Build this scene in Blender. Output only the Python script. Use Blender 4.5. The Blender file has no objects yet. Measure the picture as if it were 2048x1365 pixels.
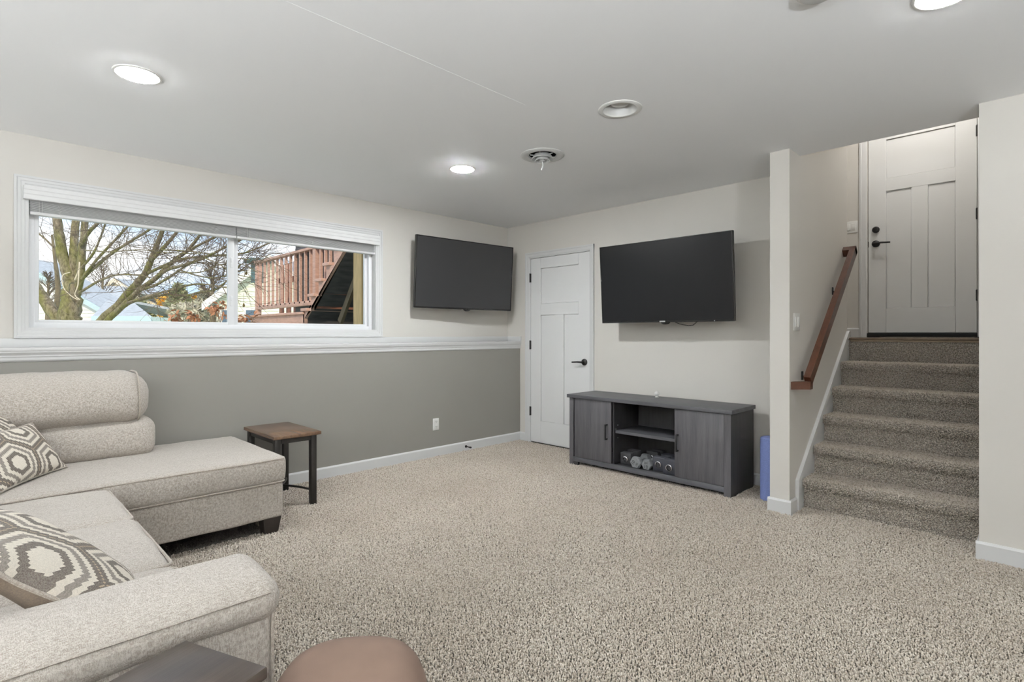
import bpy, bmesh, math, random
import numpy as np
from mathutils import Vector, Matrix, noise as mnoise
random.seed(7)
scn = bpy.context.scene
COL = scn.collection
PI = math.pi

# ------------------------------------------------------------------ camera, world, sun, exposure
cam_d = bpy.data.cameras.new('camera')
cam = bpy.data.objects.new('camera', cam_d)
COL.objects.link(cam)
cam.location = (0, 0, 1.2)
cam.rotation_euler = (PI / 2, 0, PI / 4)
cam_d.sensor_width = 36
cam_d.lens = 1082 / 2048 * 36
cam_d.shift_y = -13.5 / 2048
cam_d.clip_start = 0.05
cam_d.clip_end = 300
scn.camera = cam

LAMP = 225.0          # radiance of the recessed lamp lenses
UPLIGHT = 1150.0       # radiance inside the bowls of the added fill lamps
SKY = 1.0
SUN = 1.6

world = bpy.data.worlds.new('world')
scn.world = world
world.use_nodes = True
wn = world.node_tree
wn.nodes.clear()
w_out = wn.nodes.new('ShaderNodeOutputWorld')
w_bg = wn.nodes.new('ShaderNodeBackground')
w_tc = wn.nodes.new('ShaderNodeTexCoord')
w_map = wn.nodes.new('ShaderNodeMapping')
w_map.inputs['Scale'].default_value = (1.6, 1.6, 5.0)
w_no = wn.nodes.new('ShaderNodeTexNoise')
w_no.inputs['Scale'].default_value = 1.7
w_no.inputs['Detail'].default_value = 6
w_cr = wn.nodes.new('ShaderNodeValToRGB')
w_cr.color_ramp.elements[0].position = 0.47
w_cr.color_ramp.elements[0].color = (0.50, 0.64, 0.84, 1)
w_cr.color_ramp.elements[1].position = 0.63
w_cr.color_ramp.elements[1].color = (0.98, 0.97, 0.97, 1)
wn.links.new(w_tc.outputs['Generated'], w_map.inputs['Vector'])
wn.links.new(w_map.outputs[0], w_no.inputs['Vector'])
wn.links.new(w_no.outputs['Fac'], w_cr.inputs['Fac'])
wn.links.new(w_cr.outputs['Color'], w_bg.inputs['Color'])
w_bg.inputs['Strength'].default_value = SKY
wn.links.new(w_bg.outputs[0], w_out.inputs['Surface'])

sun_d = bpy.data.lights.new('sun', 'SUN')
sun_d.energy = SUN
sun_d.angle = 0.02
sun_d.color = (1.0, 0.82, 0.58)
sun = bpy.data.objects.new('sun', sun_d)
COL.objects.link(sun)
sun.rotation_euler = (math.radians(58), 0, math.radians(60))

vs = scn.view_settings
vs.view_transform = 'Standard'
vs.look = 'None'
vs.gamma = 1
vs.use_curve_mapping = False
vs.exposure = 0.66
scn.cycles.use_denoising = True
scn.cycles.max_bounces = 8
scn.cycles.diffuse_bounces = 4
scn.cycles.glossy_bounces = 3
scn.cycles.use_light_tree = False
scn.cycles.use_adaptive_sampling = True
scn.cycles.adaptive_threshold = 0.03
scn.cycles.adaptive_min_samples = 20
scn.cycles.transparent_max_bounces = 12
scn.cycles.sample_clamp_indirect = 6

# ------------------------------------------------------------------ materials
def lin(r, g=None, b=None):
    def f(c):
        c = c / 255.0
        return c / 12.92 if c <= 0.04045 else ((c + 0.055) / 1.055) ** 2.4
    if g is None: g = b = r
    return (f(r), f(g), f(b), 1)

MATS = {}
def new_mat(name):
    m = bpy.data.materials.new(name)
    m.use_nodes = True
    nt = m.node_tree
    b = nt.nodes['Principled BSDF']
    MATS[name] = m
    return m, nt, b

def mixcol(nt, fac, a, b, blend='MIX'):
    n = nt.nodes.new('ShaderNodeMix'); n.data_type = 'RGBA'; n.blend_type = blend
    for k, v in ((0, fac), (6, a), (7, b)):
        if hasattr(v, 'is_linked') or hasattr(v, 'links'): nt.links.new(v, n.inputs[k])
        else: n.inputs[k].default_value = v
    return n.outputs[2]

def tcoord(nt, scale=(1, 1, 1), kind='Object', rot=(0, 0, 0)):
    tc = nt.nodes.new('ShaderNodeTexCoord'); mp = nt.nodes.new('ShaderNodeMapping')
    mp.inputs['Scale'].default_value = scale; mp.inputs['Rotation'].default_value = rot
    nt.links.new(tc.outputs[kind], mp.inputs['Vector'])
    return mp.outputs[0]

def noise_tex(nt, vec, scale, detail=3, rough=.5):
    n = nt.nodes.new('ShaderNodeTexNoise')
    n.inputs['Scale'].default_value = scale; n.inputs['Detail'].default_value = detail; n.inputs['Roughness'].default_value = rough
    nt.links.new(vec, n.inputs['Vector'])
    return n.outputs['Fac']

def ramp(nt, fac, stops, interp='LINEAR'):
    n = nt.nodes.new('ShaderNodeValToRGB'); cr = n.color_ramp; cr.interpolation = interp
    while len(cr.elements) < len(stops): cr.elements.new(0.5)
    for e, (p, c) in zip(cr.elements, stops):
        e.position = p; e.color = c
    nt.links.new(fac, n.inputs['Fac'])
    return n.outputs['Color']

def add_bump(nt, b, h, strength=.3, dist=.002):
    n = nt.nodes.new('ShaderNodeBump')
    n.inputs['Strength'].default_value = strength; n.inputs['Distance'].default_value = dist
    nt.links.new(h, n.inputs['Height']); nt.links.new(n.outputs[0], b.inputs['Normal'])

def simple(name, col, rough=.5, metal=0.0, var=.06, scale=8, stretch=(1, 1, 1), bump=0, bscale=None, spec=.5, detail=2):
    m, nt, b = new_mat(name)
    v = tcoord(nt, stretch)
    f = noise_tex(nt, v, scale, detail)
    lo = tuple(max(0, c * (1 - var)) for c in col[:3]) + (1,)
    hi = tuple(min(1, c * (1 + var)) for c in col[:3]) + (1,)
    nt.links.new(ramp(nt, f, [(.3, lo), (.7, hi)]), b.inputs['Base Color'])
    b.inputs['Roughness'].default_value = rough
    b.inputs['Metallic'].default_value = metal
    b.inputs['Specular IOR Level'].default_value = spec
    if bump:
        add_bump(nt, b, noise_tex(nt, v, bscale or scale * 10, 2), bump, .001)
    return m

simple('wall_paint', lin(213, 209, 202), .6, var=.01, scale=3, detail=0)
simple('knee_paint', lin(141, 138, 132), .6, var=.01, scale=3, detail=0)
simple('ceiling_paint', lin(250, 250, 250), .7, var=.006, scale=2, detail=0)
simple('white_trim', lin(214, 214, 213), .4, var=.01, scale=4)
simple('door_white', lin(228, 228, 227), .42, var=.01, scale=4)
simple('door_grey', lin(222, 222, 220), .45, var=.01, scale=4)
simple('vinyl', lin(238, 239, 240), .35, var=.005)
simple('blind_white', lin(226, 226, 225), .5, var=.02, scale=30)
simple('plastic_white', lin(232, 231, 227), .35, var=.01)
simple('bronze', lin(44, 42, 41), .42, metal=.4, var=.1)
simple('black_plastic', lin(22, 22, 23), .35, var=.1)
simple('dark_gap', lin(18, 18, 18), .8, var=.1)
simple('screen', lin(50, 50, 51), .4, var=.03, scale=2)
simple('screen_glossy', lin(26, 26, 27), .35, var=.03, scale=2, spec=.2)
simple('bezel', lin(34, 33, 32), .25, var=.05)
simple('chrome', lin(215, 215, 218), .18, metal=1, var=.02)
simple('silver', lin(190, 190, 192), .3, metal=.8, var=.02)
simple('foot_wood', lin(40, 34, 30), .4, var=.2, scale=20, stretch=(1, 1, 8))
simple('table_metal', lin(42, 39, 36), .45, metal=.3, var=.15, scale=20)
simple('rubber_black', lin(44, 44, 46), .5, var=.1, scale=20)
simple('rubber_navy', lin(58, 59, 66), .5, var=.1, scale=20)
simple('hex_grey', lin(128, 130, 132), .55, var=.1, scale=60)
simple('print_black', lin(25, 25, 25), .6, var=.05)
simple('foam_blue', lin(118, 132, 184), .8, var=.12, scale=160, bump=.4, bscale=220)
simple('vent_paint', lin(206, 206, 204), .5, var=.01)
simple('reflector', lin(225, 224, 221), .3, var=.01)
simple('bulb_off', lin(210, 208, 203), .25, var=.02)
simple('suede_brown', lin(114, 93, 80), .9, var=.06, scale=14, bump=.15, bscale=500)
simple('oak_strip', lin(98, 82, 64), .5, var=.3, scale=14, stretch=(2, 12, 12))
simple('tan_strip', lin(150, 134, 112), .6, var=.1, scale=14)
simple('mat_rug', lin(74, 68, 62), .9, var=.5, scale=90)
simple('pillow_back', lin(120, 106, 92), .9, var=.2, scale=300, bump=.3, bscale=600)
simple('cord_white', lin(225, 225, 222), .5)
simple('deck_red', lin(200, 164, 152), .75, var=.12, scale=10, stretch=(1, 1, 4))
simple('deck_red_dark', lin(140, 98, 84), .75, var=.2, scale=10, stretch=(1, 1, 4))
simple('post_wood', lin(205, 176, 130), .7, var=.12, scale=6, stretch=(6, 6, 1))
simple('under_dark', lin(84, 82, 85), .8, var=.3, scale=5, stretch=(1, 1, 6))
simple('brace_wood', lin(104, 92, 74), .8, var=.2, scale=8)
simple('house_white', lin(240, 240, 238), .7, var=.02)
simple('house_cream', lin(236, 238, 222), .7, var=.02)
simple('house_teal', lin(205, 222, 220), .7, var=.02)
simple('house_peach', lin(250, 235, 210), .7, var=.02)
simple('roof_grey', lin(182, 188, 196), .8, var=.12, scale=6)
simple('fascia_blue', lin(190, 212, 222), .6, var=.03)
simple('house_glass', lin(90, 110, 130), .15, var=.1)
simple('bark_dark', lin(126, 116, 96), .9, var=.25, scale=9, stretch=(1, 1, .4), bump=.6, bscale=40)
simple('twig', lin(118, 106, 94), .9, var=.2, scale=3)
simple('twig_pale', lin(214, 204, 184), .8, var=.1, scale=6)
simple('needle_green', lin(164, 166, 132), .9, var=.35, scale=4)
simple('needle_sunlit', lin(226, 186, 96), .9, var=.25, scale=2)  # warm low sun on the far foliage, put into its colour
simple('shrub_grey', lin(190, 186, 170), .9, var=.3, scale=4)
simple('leaf_brown', lin(182, 132, 104), .8, var=.3, scale=6)
simple('seed_brown', lin(110, 96, 62), .8, var=.2, scale=40)
simple('grass_frost', lin(196, 204, 180), .95, var=.25, scale=3)
simple('chimney_teal', lin(92, 118, 120), .7, var=.1)

def bark():
    m, nt, b = new_mat('bark')
    v = tcoord(nt, (1, 1, .45))
    f = noise_tex(nt, v, 4, 5); g = noise_tex(nt, v, 26, 4, .7)
    c1 = ramp(nt, g, [(.3, lin(84, 74, 60)), (.7, lin(168, 158, 138))])
    c2 = ramp(nt, g, [(.3, lin(92, 90, 54)), (.7, lin(150, 148, 96))])
    k = ramp(nt, f, [(.42, (0, 0, 0, 1)), (.6, (1, 1, 1, 1))])
    nt.links.new(mixcol(nt, k, c1, c2), b.inputs['Base Color'])
    b.inputs['Roughness'].default_value = .95
    add_bump(nt, b, g, .7, .02)
bark()

def carpet(name, tint=1.0):
    m, nt, b = new_mat(name)
    v = tcoord(nt)
    n1 = noise_tex(nt, v, 125, 1, .5)
    n2 = noise_tex(nt, v, 260, 1, .5)
    n3 = noise_tex(nt, v, 1.6, 3)
    vo = nt.nodes.new('ShaderNodeTexVoronoi'); vo.inputs['Scale'].default_value = 105
    nt.links.new(v, vo.inputs['Vector'])
    def t(r, g, bb): return lin(r * tint, g * tint, bb * tint)
    c = ramp(nt, n1, [(.30, t(104, 95, 84)), (.42, t(160, 151, 139)), (.55, t(198, 190, 178)), (.72, t(216, 208, 197))])
    c = mixcol(nt, .35, c, ramp(nt, n2, [(.32, t(96, 87, 77)), (.62, t(218, 210, 199))]))
    c = mixcol(nt, ramp(nt, n3, [(.35, (0, 0, 0, 1)), (.7, (.16, .16, .16, 1))]), c, t(128, 116, 102))
    nt.links.new(c, b.inputs['Base Color'])
    b.inputs['Roughness'].default_value = 1
    b.inputs['Specular IOR Level'].default_value = .1
    ad = nt.nodes.new('ShaderNodeMath'); ad.operation = 'SUBTRACT'
    nt.links.new(n1, ad.inputs[0]); nt.links.new(vo.outputs['Distance'], ad.inputs[1])
    add_bump(nt, b, ad.outputs[0], .9, .010)
carpet('carpet_back', .62)
carpet('stair_back', .84)
def yarn(name, tint):
    m, nt, b = new_mat(name)
    v = tcoord(nt)
    n1 = noise_tex(nt, v, 90, 1, .5)
    n3 = noise_tex(nt, v, 1.3, 2)
    def t(r, g, bb): return lin(r * tint, g * tint, bb * tint)
    c = ramp(nt, n1, [(.30, t(150, 138, 124)), (.46, t(196, 186, 172)), (.70, t(222, 213, 200))])
    c = mixcol(nt, ramp(nt, n3, [(.38, (0, 0, 0, 1)), (.68, (.3, .3, .3, 1))]), c, t(160, 147, 132))
    nt.links.new(c, b.inputs['Base Color'])
    b.inputs['Roughness'].default_value = 1
    b.inputs['Specular IOR Level'].default_value = .05
yarn('carpet_yarn', 1.0)
yarn('stair_yarn', .94)

def fabric(name, lo, hi):
    m, nt, b = new_mat(name)
    a = noise_tex(nt, tcoord(nt, (1, 7, 7)), 95, 3, .6)
    c = noise_tex(nt, tcoord(nt, (7, 1, 1)), 95, 3, .6)
    d = noise_tex(nt, tcoord(nt, (5, 5, .8)), 110, 3, .6)
    s = nt.nodes.new('ShaderNodeMath'); s.operation = 'ADD'; nt.links.new(a, s.inputs[0]); nt.links.new(c, s.inputs[1])
    s2 = nt.nodes.new('ShaderNodeMath'); s2.operation = 'ADD'; nt.links.new(s.outputs[0], s2.inputs[0]); nt.links.new(d, s2.inputs[1])
    s3 = nt.nodes.new('ShaderNodeMath'); s3.operation = 'DIVIDE'; nt.links.new(s2.outputs[0], s3.inputs[0]); s3.inputs[1].default_value = 3
    nt.links.new(ramp(nt, s3.outputs[0], [(.43, lo), (.57, hi)]), b.inputs['Base Color'])
    b.inputs['Roughness'].default_value = .95
    b.inputs['Specular IOR Level'].default_value = .2
    b.inputs['Sheen Weight'].default_value = .15
    add_bump(nt, b, s3.outputs[0], .5, .004)
fabric('sofa_fabric', lin(150, 140, 129), lin(200, 194, 186))
fabric('piping_fabric', lin(150, 140, 128), lin(190, 182, 172))

def wood(name, lo, hi, axis, rough=.45, scale=9):
    m, nt, b = new_mat(name)
    st = [9, 9, 9]; st[axis] = .5
    v = tcoord(nt, st)
    f = noise_tex(nt, v, scale * .4, 5, .6); g = noise_tex(nt, v, scale * 2.2, 4, .7)
    c = ramp(nt, f, [(.3, lo), (.7, hi)])
    c = mixcol(nt, .35, c, ramp(nt, g, [(.3, lo), (.7, hi)]))
    nt.links.new(c, b.inputs['Base Color'])
    b.inputs['Roughness'].default_value = rough
    add_bump(nt, b, g, .12, .002)
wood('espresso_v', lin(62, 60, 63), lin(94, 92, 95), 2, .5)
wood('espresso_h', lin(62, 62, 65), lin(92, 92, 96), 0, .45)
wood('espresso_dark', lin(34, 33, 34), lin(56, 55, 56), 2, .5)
wood('rail_wood', lin(60, 36, 26), lin(98, 60, 42), 1, .3)
wood('tabletop_brown', lin(70, 53, 42), lin(124, 97, 75), 0, .25)
wood('tabletop_dark', lin(38, 33, 30), lin(72, 62, 55), 1, .3)

def glass():
    m, nt, b = new_mat('glass')
    nt.nodes.remove(b)
    out = nt.nodes['Material Output']
    tr = nt.nodes.new('ShaderNodeBsdfTransparent'); gl = nt.nodes.new('ShaderNodeBsdfGlossy'); gl.inputs['Roughness'].default_value = .01
    fr = nt.nodes.new('ShaderNodeFresnel'); fr.inputs['IOR'].default_value = 1.12
    ns = noise_tex(nt, tcoord(nt), 6)
    tr_c = ramp(nt, ns, [(.3, (.965, .98, .975, 1)), (.7, (.985, .99, .985, 1))])
    nt.links.new(tr_c, tr.inputs['Color'])
    mx = nt.nodes.new('ShaderNodeMixShader')
    nt.links.new(fr.outputs[0], mx.inputs[0]); nt.links.new(tr.outputs[0], mx.inputs[1]); nt.links.new(gl.outputs[0], mx.inputs[2])
    nt.links.new(mx.outputs[0], out.inputs['Surface'])
glass()

def emit(name, col, s):
    m, nt, b = new_mat(name)
    b.inputs['Base Color'].default_value = (.9, .9, .9, 1)
    c = ramp(nt, noise_tex(nt, tcoord(nt), 4), [(0, col), (1, col)])
    nt.links.new(c, b.inputs['Emission Color'])
    b.inputs['Emission Strength'].default_value = s
emit('lamp_lens', (.95, .985, 1.02, 1), LAMP * 1.75)
emit('lamp_lens_dim', (.95, .985, 1.02, 1), LAMP * .45)
emit('lamp_lens_soft', (.95, .985, 1.02, 1), LAMP * .62)
emit('uplight_low', (.93, .98, 1.02, 1), UPLIGHT * .7)
emit('uplight', (.93, .98, 1.02, 1), UPLIGHT)  # glow of the added fill lamps
emit('uplight_dim', (.93, .98, 1.02, 1), UPLIGHT * .85)
emit('hall_lens', (1.0, .97, .93, 1), 38)

def pillow_pattern():
    """concentric hexagon weave: rings around a hexagonal lattice, edges stepped like a woven fabric"""
    m, nt, b = new_mat('pillow_hex')
    tc = nt.nodes.new('ShaderNodeTexCoord')
    sx = nt.nodes.new('ShaderNodeSeparateXYZ'); nt.links.new(tc.outputs['UV'], sx.inputs[0])
    def M(op, a, b_=None, c=None):
        n = nt.nodes.new('ShaderNodeMath'); n.operation = op
        for i, x in enumerate((a, b_, c)):
            if x is None: continue
            if hasattr(x, 'links'): nt.links.new(x, n.inputs[i])
            else: n.inputs[i].default_value = x
        return n.outputs[0]
    def MX(fac, a, b_):
        n = nt.nodes.new('ShaderNodeMix'); n.data_type = 'FLOAT'
        nt.links.new(fac, n.inputs[0]); nt.links.new(a, n.inputs[2]); nt.links.new(b_, n.inputs[3])
        return n.outputs[0]
    X, Y = sx.outputs[0], sx.outputs[1]
    stair = M('MULTIPLY', M('PINGPONG', M('MULTIPLY', M('ADD', X, M('MULTIPLY', Y, .55)), 190.0), 1.0), .0055)
    W, Hh = 0.23, 0.23 * 1.732
    def cell(ox, oy):
        px = M('SUBTRACT', M('FLOORED_MODULO', M('ADD', X, ox), W), W / 2)
        py = M('SUBTRACT', M('FLOORED_MODULO', M('ADD', Y, oy), Hh), Hh / 2)
        ax, ay = M('ABSOLUTE', px), M('ABSOLUTE', py)
        return M('MAXIMUM', ax, M('ADD', M('MULTIPLY', ax, .5), M('MULTIPLY', ay, .866)))
    d = M('MINIMUM', cell(0.03, 0.05), cell(0.03 + W / 2, 0.05 + Hh / 2))
    t = M('MULTIPLY', M('ADD', d, stair), 1 / .135)
    cream, dk, gr, tan = lin(222, 214, 200), lin(84, 74, 66), lin(126, 118, 110), lin(172, 152, 126)
    c = ramp(nt, t, [(0, cream), (.27, dk), (.42, cream), (.54, gr), (.66, cream), (.76, dk), (.86, tan)], 'CONSTANT')
    w = noise_tex(nt, tcoord(nt, (1, 1, 1)), 420, 2)
    c = mixcol(nt, .18, c, ramp(nt, w, [(.35, lin(70, 64, 58)), (.65, lin(235, 228, 216))]))
    nt.links.new(c, b.inputs['Base Color'])
    b.inputs['Roughness'].default_value = .95
    add_bump(nt, b, w, .4, .002)
pillow_pattern()

# ------------------------------------------------------------------ mesh helpers
WM = {}
class MB:
    def __init__(s): s.v = []; s.f = []; s.uv = None
    def add(s, vs, fs, M=None):
        o = len(s.v)
        s.v += [tuple(M @ Vector(p)) if M is not None else tuple(p) for p in vs]
        s.f += [tuple(i + o for i in f) for f in fs]
        return s
    def box(s, x0, x1, y0, y1, z0, z1, bev=0, seg=2, M=None):
        if x0 > x1: x0, x1 = x1, x0
        if y0 > y1: y0, y1 = y1, y0
        if z0 > z1: z0, z1 = z1, z0
        if not bev:
            vs = [(x, y, z) for z in (z0, z1) for y in (y0, y1) for x in (x0, x1)]
            return s.add(vs, [(0, 2, 3, 1), (4, 5, 7, 6), (0, 1, 5, 4), (1, 3, 7, 5), (3, 2, 6, 7), (2, 0, 4, 6)], M)
        bm = bmesh.new(); bmesh.ops.create_cube(bm, size=1)
        for v in bm.verts:
            v.co = Vector(((x0 + x1) / 2 + v.co.x * (x1 - x0), (y0 + y1) / 2 + v.co.y * (y1 - y0), (z0 + z1) / 2 + v.co.z * (z1 - z0)))
        bmesh.ops.bevel(bm, geom=list(bm.edges), offset=min(bev, .49 * min(x1 - x0, y1 - y0, z1 - z0)), segments=seg, profile=.5, affect='EDGES')
        bm.verts.index_update()
        s.add([v.co[:] for v in bm.verts], [[v.index for v in f.verts] for f in bm.faces], M); bm.free()
        return s
    def prism(s, poly, axis, a0, a1, M=None):
        """polygon in the two other axes (cyclic order), extruded along axis"""
        n = len(poly)
        def pt(p, a):
            if axis == 0: return (a, p[0], p[1])
            if axis == 1: return (p[0], a, p[1])
            return (p[0], p[1], a)
        vs = [pt(p, a0) for p in poly] + [pt(p, a1) for p in poly]
        fs = [tuple(range(n)), tuple(range(2 * n - 1, n - 1, -1))] + [(i, (i + 1) % n, n + (i + 1) % n, n + i) for i in range(n)]
        return s.add(vs, fs, M)
    def tube(s, pts, r, n=8, cap=True, closed=False, M=None):
        pts = [Vector(p) for p in pts]; L = len(pts)
        rs = r if isinstance(r, (list, tuple)) else [r] * L
        vs = []; prev = None
        for i, p in enumerate(pts):
            if closed: d = pts[(i + 1) % L] - pts[i - 1]
            else: d = pts[min(i + 1, L - 1)] - pts[max(i - 1, 0)]
            if d.length < 1e-9: d = Vector((0, 0, 1))
            d.normalize()
            if prev is None:
                a = Vector((0, 0, 1)) if abs(d.z) < .9 else Vector((1, 0, 0))
                prev = d.cross(a).normalized()
            else:
                prev = (prev - d * prev.dot(d))
                prev = prev.normalized() if prev.length > 1e-6 else d.orthogonal().normalized()
            q = d.cross(prev)
            for k in range(n):
                t = 2 * PI * k / n
                vs.append(p + (prev * math.cos(t) + q * math.sin(t)) * rs[i])
        fs = []
        for i in range(L if closed else L - 1):
            j = (i + 1) % L
            for k in range(n):
                fs.append((i * n + k, i * n + (k + 1) % n, j * n + (k + 1) % n, j * n + k))
        if cap and not closed:
            fs.append(tuple(range(n - 1, -1, -1))); fs.append(tuple((L - 1) * n + k for k in range(n)))
        return s.add(vs, fs, M)
    def lathe(s, prof, n=32, c=(0, 0, 0), M=None, closed=False, cap0=True):
        vs = []; L = len(prof)
        for r, z in prof:
            for k in range(n):
                t = 2 * PI * k / n
                vs.append((c[0] + r * math.cos(t), c[1] + r * math.sin(t), c[2] + z))
        fs = []
        for i in range(L if closed else L - 1):
            j = (i + 1) % L
            for k in range(n):
                fs.append((i * n + k, i * n + (k + 1) % n, j * n + (k + 1) % n, j * n + k))
        if not closed:
            if cap0 and prof[0][0] > 1e-6: fs.append(tuple(range(n - 1, -1, -1)))
            if prof[-1][0] > 1e-6: fs.append(tuple((L - 1) * n + k for k in range(n)))
        return s.add(vs, fs, M)
    def soft(s, x0, x1, y0, y1, z0, z1, r=.03, crown=0, n=14, wob=0, wseed=0, fn=None, side=0):
        """upholstered block: box with rounded edges, crowned top and slightly uneven skin"""
        c = Vector(((x0 + x1) / 2, (y0 + y1) / 2, (z0 + z1) / 2)); h = Vector(((x1 - x0) / 2, (y1 - y0) / 2, (z1 - z0) / 2))
        r = min(r, h.x * .98, h.y * .98, h.z * .98)
        bm = bmesh.new(); bmesh.ops.create_cube(bm, size=2)
        def coords(hh):
            k = max(2, min(60, int(2 * (hh - r) / .03)))
            arc = [-(hh - r) - r * math.sin(a) for a in (PI / 2, PI / 3, PI / 5, PI / 10)]
            return arc + [-(hh - r) + 2 * (hh - r) * i / k for i in range(k + 1)] + [-q for q in reversed(arc)]
        bm.free()
        gx, gy, gz = coords(h.x), coords(h.y), coords(h.z)
        idx = {}
        vs, fs = [], []
        def vert(i, j, k):
            key = (i, j, k)
            if key in idx: return idx[key]
            p = Vector((gx[i], gy[j], gz[k]))
            q = Vector((max(-(h.x - r), min(h.x - r, p.x)), max(-(h.y - r), min(h.y - r, p.y)), max(-(h.z - r), min(h.z - r, p.z))))
            d = p - q
            if d.length > 1e-9: p = q + d.normalized() * r if d.length > 1e-9 else p
            fx, fy, fz = 1 - (p.x / h.x) ** 2, 1 - (p.y / h.y) ** 2, 1 - (p.z / h.z) ** 2
            if crown and p.z > 0: p.z += crown * min(1, max(0, fx) ** .5) * min(1, max(0, fy) ** .5) * (p.z / h.z)
            if side:
                p.x += side * (p.x / h.x) * max(0, fz) * max(0, fy) ** .3; p.y += side * (p.y / h.y) * max(0, fz) * max(0, fx) ** .3
            w = p + c
            if wob:
                e = mnoise.noise(Vector((w.x * 6 + wseed, w.y * 6, w.z * 6))) + .5 * mnoise.noise(Vector((w.x * 15, w.y * 15 + wseed, w.z * 15)))
                dn = d.normalized() if d.length > 1e-9 else Vector((0, 0, 1))
                w = w + dn * e * wob
            if fn: w = fn(w)
            idx[key] = len(vs); vs.append(tuple(w)); return idx[key]
        nx, ny, nz = len(gx) - 1, len(gy) - 1, len(gz) - 1
        for i in range(nx):
            for j in range(ny):
                fs.append((vert(i, j, 0), vert(i, j + 1, 0), vert(i + 1, j + 1, 0), vert(i + 1, j, 0)))
                fs.append((vert(i, j, nz), vert(i + 1, j, nz), vert(i + 1, j + 1, nz), vert(i, j + 1, nz)))
        for i in range(nx):
            for k in range(nz):
                fs.append((vert(i, 0, k), vert(i + 1, 0, k), vert(i + 1, 0, k + 1), vert(i, 0, k + 1)))
                fs.append((vert(i, ny, k), vert(i, ny, k + 1), vert(i + 1, ny, k + 1), vert(i + 1, ny, k)))
        for j in range(ny):
            for k in range(nz):
                fs.append((vert(0, j, k), vert(0, j, k + 1), vert(0, j + 1, k + 1), vert(0, j + 1, k)))
                fs.append((vert(nx, j, k), vert(nx, j + 1, k), vert(nx, j + 1, k + 1), vert(nx, j, k + 1)))
        return s.add(vs, fs)
    def build(s, name, mat, parent=None, local=False, smooth=True, angle=40):
        me = bpy.data.meshes.new(name)
        n = len(s.v)
        lo = [min(p[i] for p in s.v) for i in range(3)]; hi = [max(p[i] for p in s.v) for i in range(3)]
        c = Vector(((lo[0] + hi[0]) / 2, (lo[1] + hi[1]) / 2, lo[2] if parent is None else (lo[2] + hi[2]) / 2))
        me.from_pydata([(p[0] - c.x, p[1] - c.y, p[2] - c.z) for p in s.v], [], s.f)
        me.validate(); me.update()
        if smooth:
            me.shade_smooth(); me.set_sharp_from_angle(angle=math.radians(angle))
        me.materials.append(MATS[mat])
        return place(name, me, c, parent, local)

def place(name, me, c, parent=None, local=False):
    o = bpy.data.objects.new(name, me); COL.objects.link(o)
    o.location = c
    if parent is not None:
        o.parent = parent
        if local:
            WM[o] = WM[parent] @ Matrix.Translation(c)
        else:
            o.matrix_parent_inverse = WM[parent].inverted(); WM[o] = Matrix.Translation(c)
    else:
        WM[o] = Matrix.Translation(c)
    return o

def empty(name, loc, label=None, cat=None, group=None, kind=None, M=None):
    o = bpy.data.objects.new(name, None); COL.objects.link(o)
    o.empty_display_size = .1
    m = Matrix.Translation(loc)
    if M is not None: m = m @ M
    o.location = loc
    if M is not None: o.rotation_euler = M.to_euler()
    WM[o] = m
    return tag(o, label, cat, group, kind)

def tag(o, label=None, cat=None, group=None, kind=None):
    if label: o['label'] = label
    if cat: o['category'] = cat
    if group: o['group'] = group
    if kind: o['kind'] = kind
    return o

def struct(name, mb, mat, label=None, **k):
    o = mb.build(name, mat, **k); o['kind'] = 'structure'
    if label: o['label'] = label
    return o

def clone(o, delta, parent=None):
    """copy of a thing with its parts and sub-parts, moved by delta"""
    c = o.copy(); COL.objects.link(c)
    if parent is None: c.location = o.location + Vector(delta)
    else: c.parent = parent
    WM[c] = Matrix.Translation(delta) @ WM[o]
    for ch in list(o.children): clone(ch, delta, c)
    return c

def B(*a, **k): return MB().box(*a, **k)

S2 = math.sqrt(.5)
def ray(x, y):
    u = (x - 1024) / 1082.0
    return Vector((S2 * (u - 1), S2 * (u + 1), (669 - y) / 1082.0))
def at_depth(x, y, d): return Vector((0, 0, 1.2)) + ray(x, y) * d
def at_y(x, y, Y):
    r = ray(x, y); return Vector((0, 0, 1.2)) + r * (Y / r.y)

# ------------------------------------------------------------------ room dimensions
XL, XK, YB, CZ = -4.474, -4.27, 4.40, 2.43      # upper window wall, knee wall, back wall, ceiling
WX0, WX1 = -1.357, -1.233                        # stair wing wall
WY = 3.83                                        # its end face
RX, RY = -.279, 3.80                             # right wall corner / face
XR, YF = 3.2, -4.6                               # unseen sides of the room
LZ, LY, D2 = 1.165, 5.22, 6.25                   # landing height, edge, entry door plane
UZ = 3.75                                        # stairwell ceiling
WY0, WY1, WZ0, WZ1 = .248, 2.672, 1.232, 2.10    # window opening

# floor
fl = MB().box(XL - .2, XR, YF, 4.6, -.12, 0)
floor = struct('floor', fl, 'carpet_back', 'beige and brown flecked pile carpet over the whole room', smooth=False)

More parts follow.
